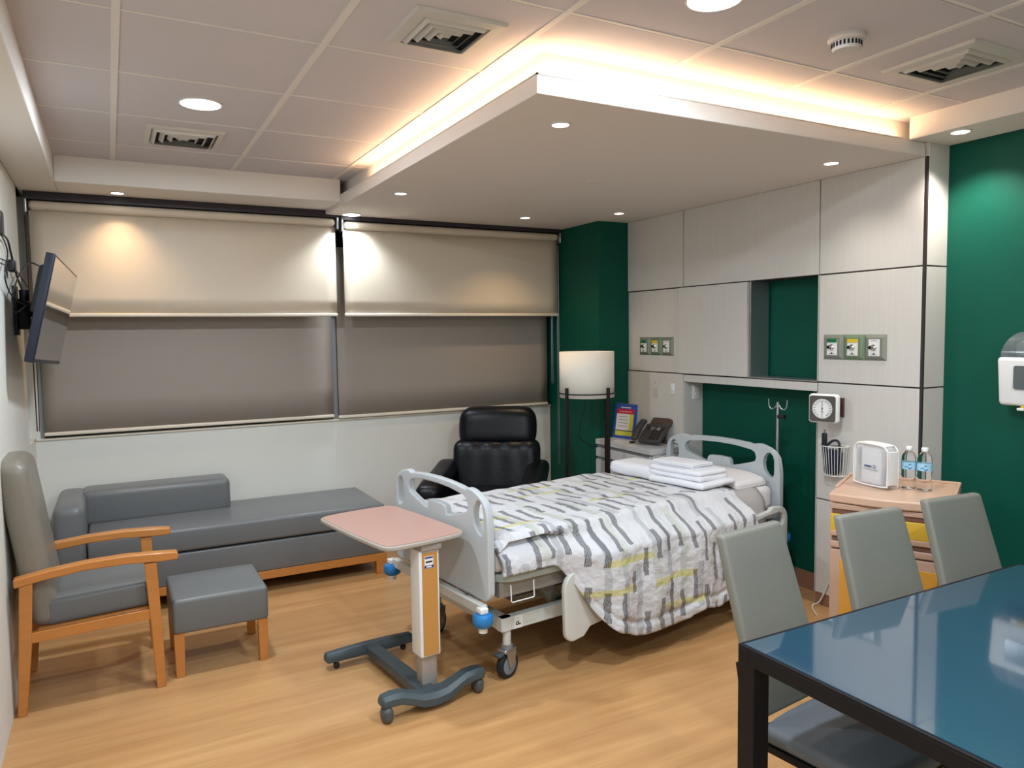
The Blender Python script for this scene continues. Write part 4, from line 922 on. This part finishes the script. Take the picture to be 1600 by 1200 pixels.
def bottle(x, y, lab):
    t = thing('water_bottle', lab, 'bottle', (x, y, zc), 0, 'water bottles on the beige cabinet')
    prof = [(.020, .001), (.030, .004), (.0325, .012), (.031, .025), (.0325, .035), (.031, .05), (.0325, .065), (.031, .08), (.0325, .092), (.0325, .13), (.031, .14), (.0315, .148), (.026, .165), (.016, .178), (.0125, .183), (.0125, .19)]
    q = MB(); q.lathe(prof, M['clear'], n=32, caps=True); q.build('bottle_body', t)
    q = MB(); q.lathe([(.015, .183), (.0155, .185), (.0155, .197), (.014, .2)], M['white'], n=24); q.build('cap', t)
    q = MB(); q.lathe([(.0330, .095), (.0330, .128)], M['bottlelabel'], n=32, caps=False)
    la = q.build('label_band', t)
    q = MB(); a0 = PI+.55
    for k in range(14):
        a = a0-.45+k*.065; z = .104+.005*math.sin(k*.5); q.box(.0331, .0335, -.0013, .0013, z-.002, z+.002, M['navy'] if k > 6 else M['blue'], Matrix.Rotation(a, 4, 'Z'))
    for k in range(6): a = a0+.0+k*.06; q.box(.0331, .0335, -.0012, .0012, .1165, .1205, M['navy'], Matrix.Rotation(a, 4, 'Z'))
    q.build('label_print', la, smooth=False)
bottle(-.372, -3.397, 'left clear water bottle beside the toiletry bag'); bottle(-.352, -3.462, 'right clear water bottle nearer the green wall')
b = MB(); b.tube([(-.015, -2.72, .20), (-.016, -2.68, .15), (-.02, -2.66, .10), (-.03, -2.63, .03), (-.045, -2.60, .005), (-.10, -2.64, .005), (-.16, -2.72, .005)], .004, M['wire'], n=8); tag(b.build('extension_cable'), 'thin white power cord hanging to the floor beside the beige cabinet', 'cord')

# ------------------------------------------------------------------ dining table
t = thing('dining_table', 'long dining table with blue glass top and black metal frame', 'table', (-1.40, -4.50, 0))
hx, hy = .72, .455
q = MB(); q.box(-hx+.012, hx-.012, -hy+.012, hy-.012, .738, .7505, M['tablegl']); q.build('glass_top', t, smooth=False)
q = MB()
for s in (-1, 1): q.box(-hx, hx, min(s*hy, s*(hy-.04)), max(s*hy, s*(hy-.04)), .70, .742, M['black']); q.box(min(s*hx, s*(hx-.04)), max(s*hx, s*(hx-.04)), -hy+.04, hy-.04, .70, .742, M['black'])
for s in (-1, 1): q.box(-hx, hx, min(s*hy, s*(hy-.011)), max(s*hy, s*(hy-.011)), .742, .750, M['black']); q.box(min(s*hx, s*(hx-.011)), max(s*hx, s*(hx-.011)), -hy+.01, hy-.01, .742, .750, M['black'])
q.build('frame', t, bevel=.002)
for sx in (-1, 1):
    for sy in (-1, 1): q = MB(); q.box(min(sx*hx, sx*(hx-.06)), max(sx*hx, sx*(hx-.06)), min(sy*hy, sy*(hy-.06)), max(sy*hy, sy*(hy-.06)), 0, .701, M['black']); q.build('leg', t, bevel=.002)

def dining_chair(label, x, y, rz, group):
    t = thing('dining_chair', label, 'chair', (x, y, 0), rz, group)
    def bf(px, py, pz): k = (pz-.44)/.53; return (px*(1.06-.12*k), py+.17*k+.02*(px/.18)**2*0, pz)
    q = MB(); q.rb(-.168, .168, .19, .228, .44, .978, .013, M['chairfab'], n=3, inner=(6, 1, 6), fn=bf); q.build('backrest', t)
    q = MB(); q.rb(-.20, .20, -.21, .20, .385, .435, .022, M['chairseat'], n=3, inner=(6, 6, 1), fn=lambda px, py, pz: (px, py-.02*(abs(px)/.2)**3*(1 if py > .15 else 0), pz+(.012*(1-(px/.2)**2)*(1-(py/.21)**2) if pz > .42 else 0))); q.build('seat', t)
    for s in (-1, 1):
        q = MB(); q.tube([(s*.205, .29, .0), (s*.202, .235, .38), (s*.200, .245, .50), (s*.197, .265, .605)], .011, M['black'], n=10); q.build('rear_leg', t)
        q = MB(); q.tube([(s*.19, -.19, 0), (s*.19, -.185, .385)], .011, M['black'], n=10, smooth=False); q.build('front_leg', t)
    q = MB(); q.box(-.195, .195, -.195, -.175, .365, .386, M['black']); q.box(-.2, .2, .215, .235, .365, .386, M['black'])
    for s in (-1, 1): q.box(s*.19-.01, s*.19+.01, -.19, .23, .365, .386, M['black'])
    q.build('seat_frame', t, smooth=False); return t
DG = 'sage dining chairs along the far side of the table'
c1 = dining_chair('sage vinyl dining chair nearest the bed at the table corner', -1.745, -4.145, .12, DG)
for x, y, rz, l in ((-1.29, -4.205, -.09, 'middle sage dining chair in front of the beige cabinet'), (-.805, -4.215, -.09, 'sage vinyl dining chair nearest the green wall')):
    c = copy_tree(c1); c.location = (x, y, 0); c.rotation_euler = (0, 0, rz); c['label'] = l
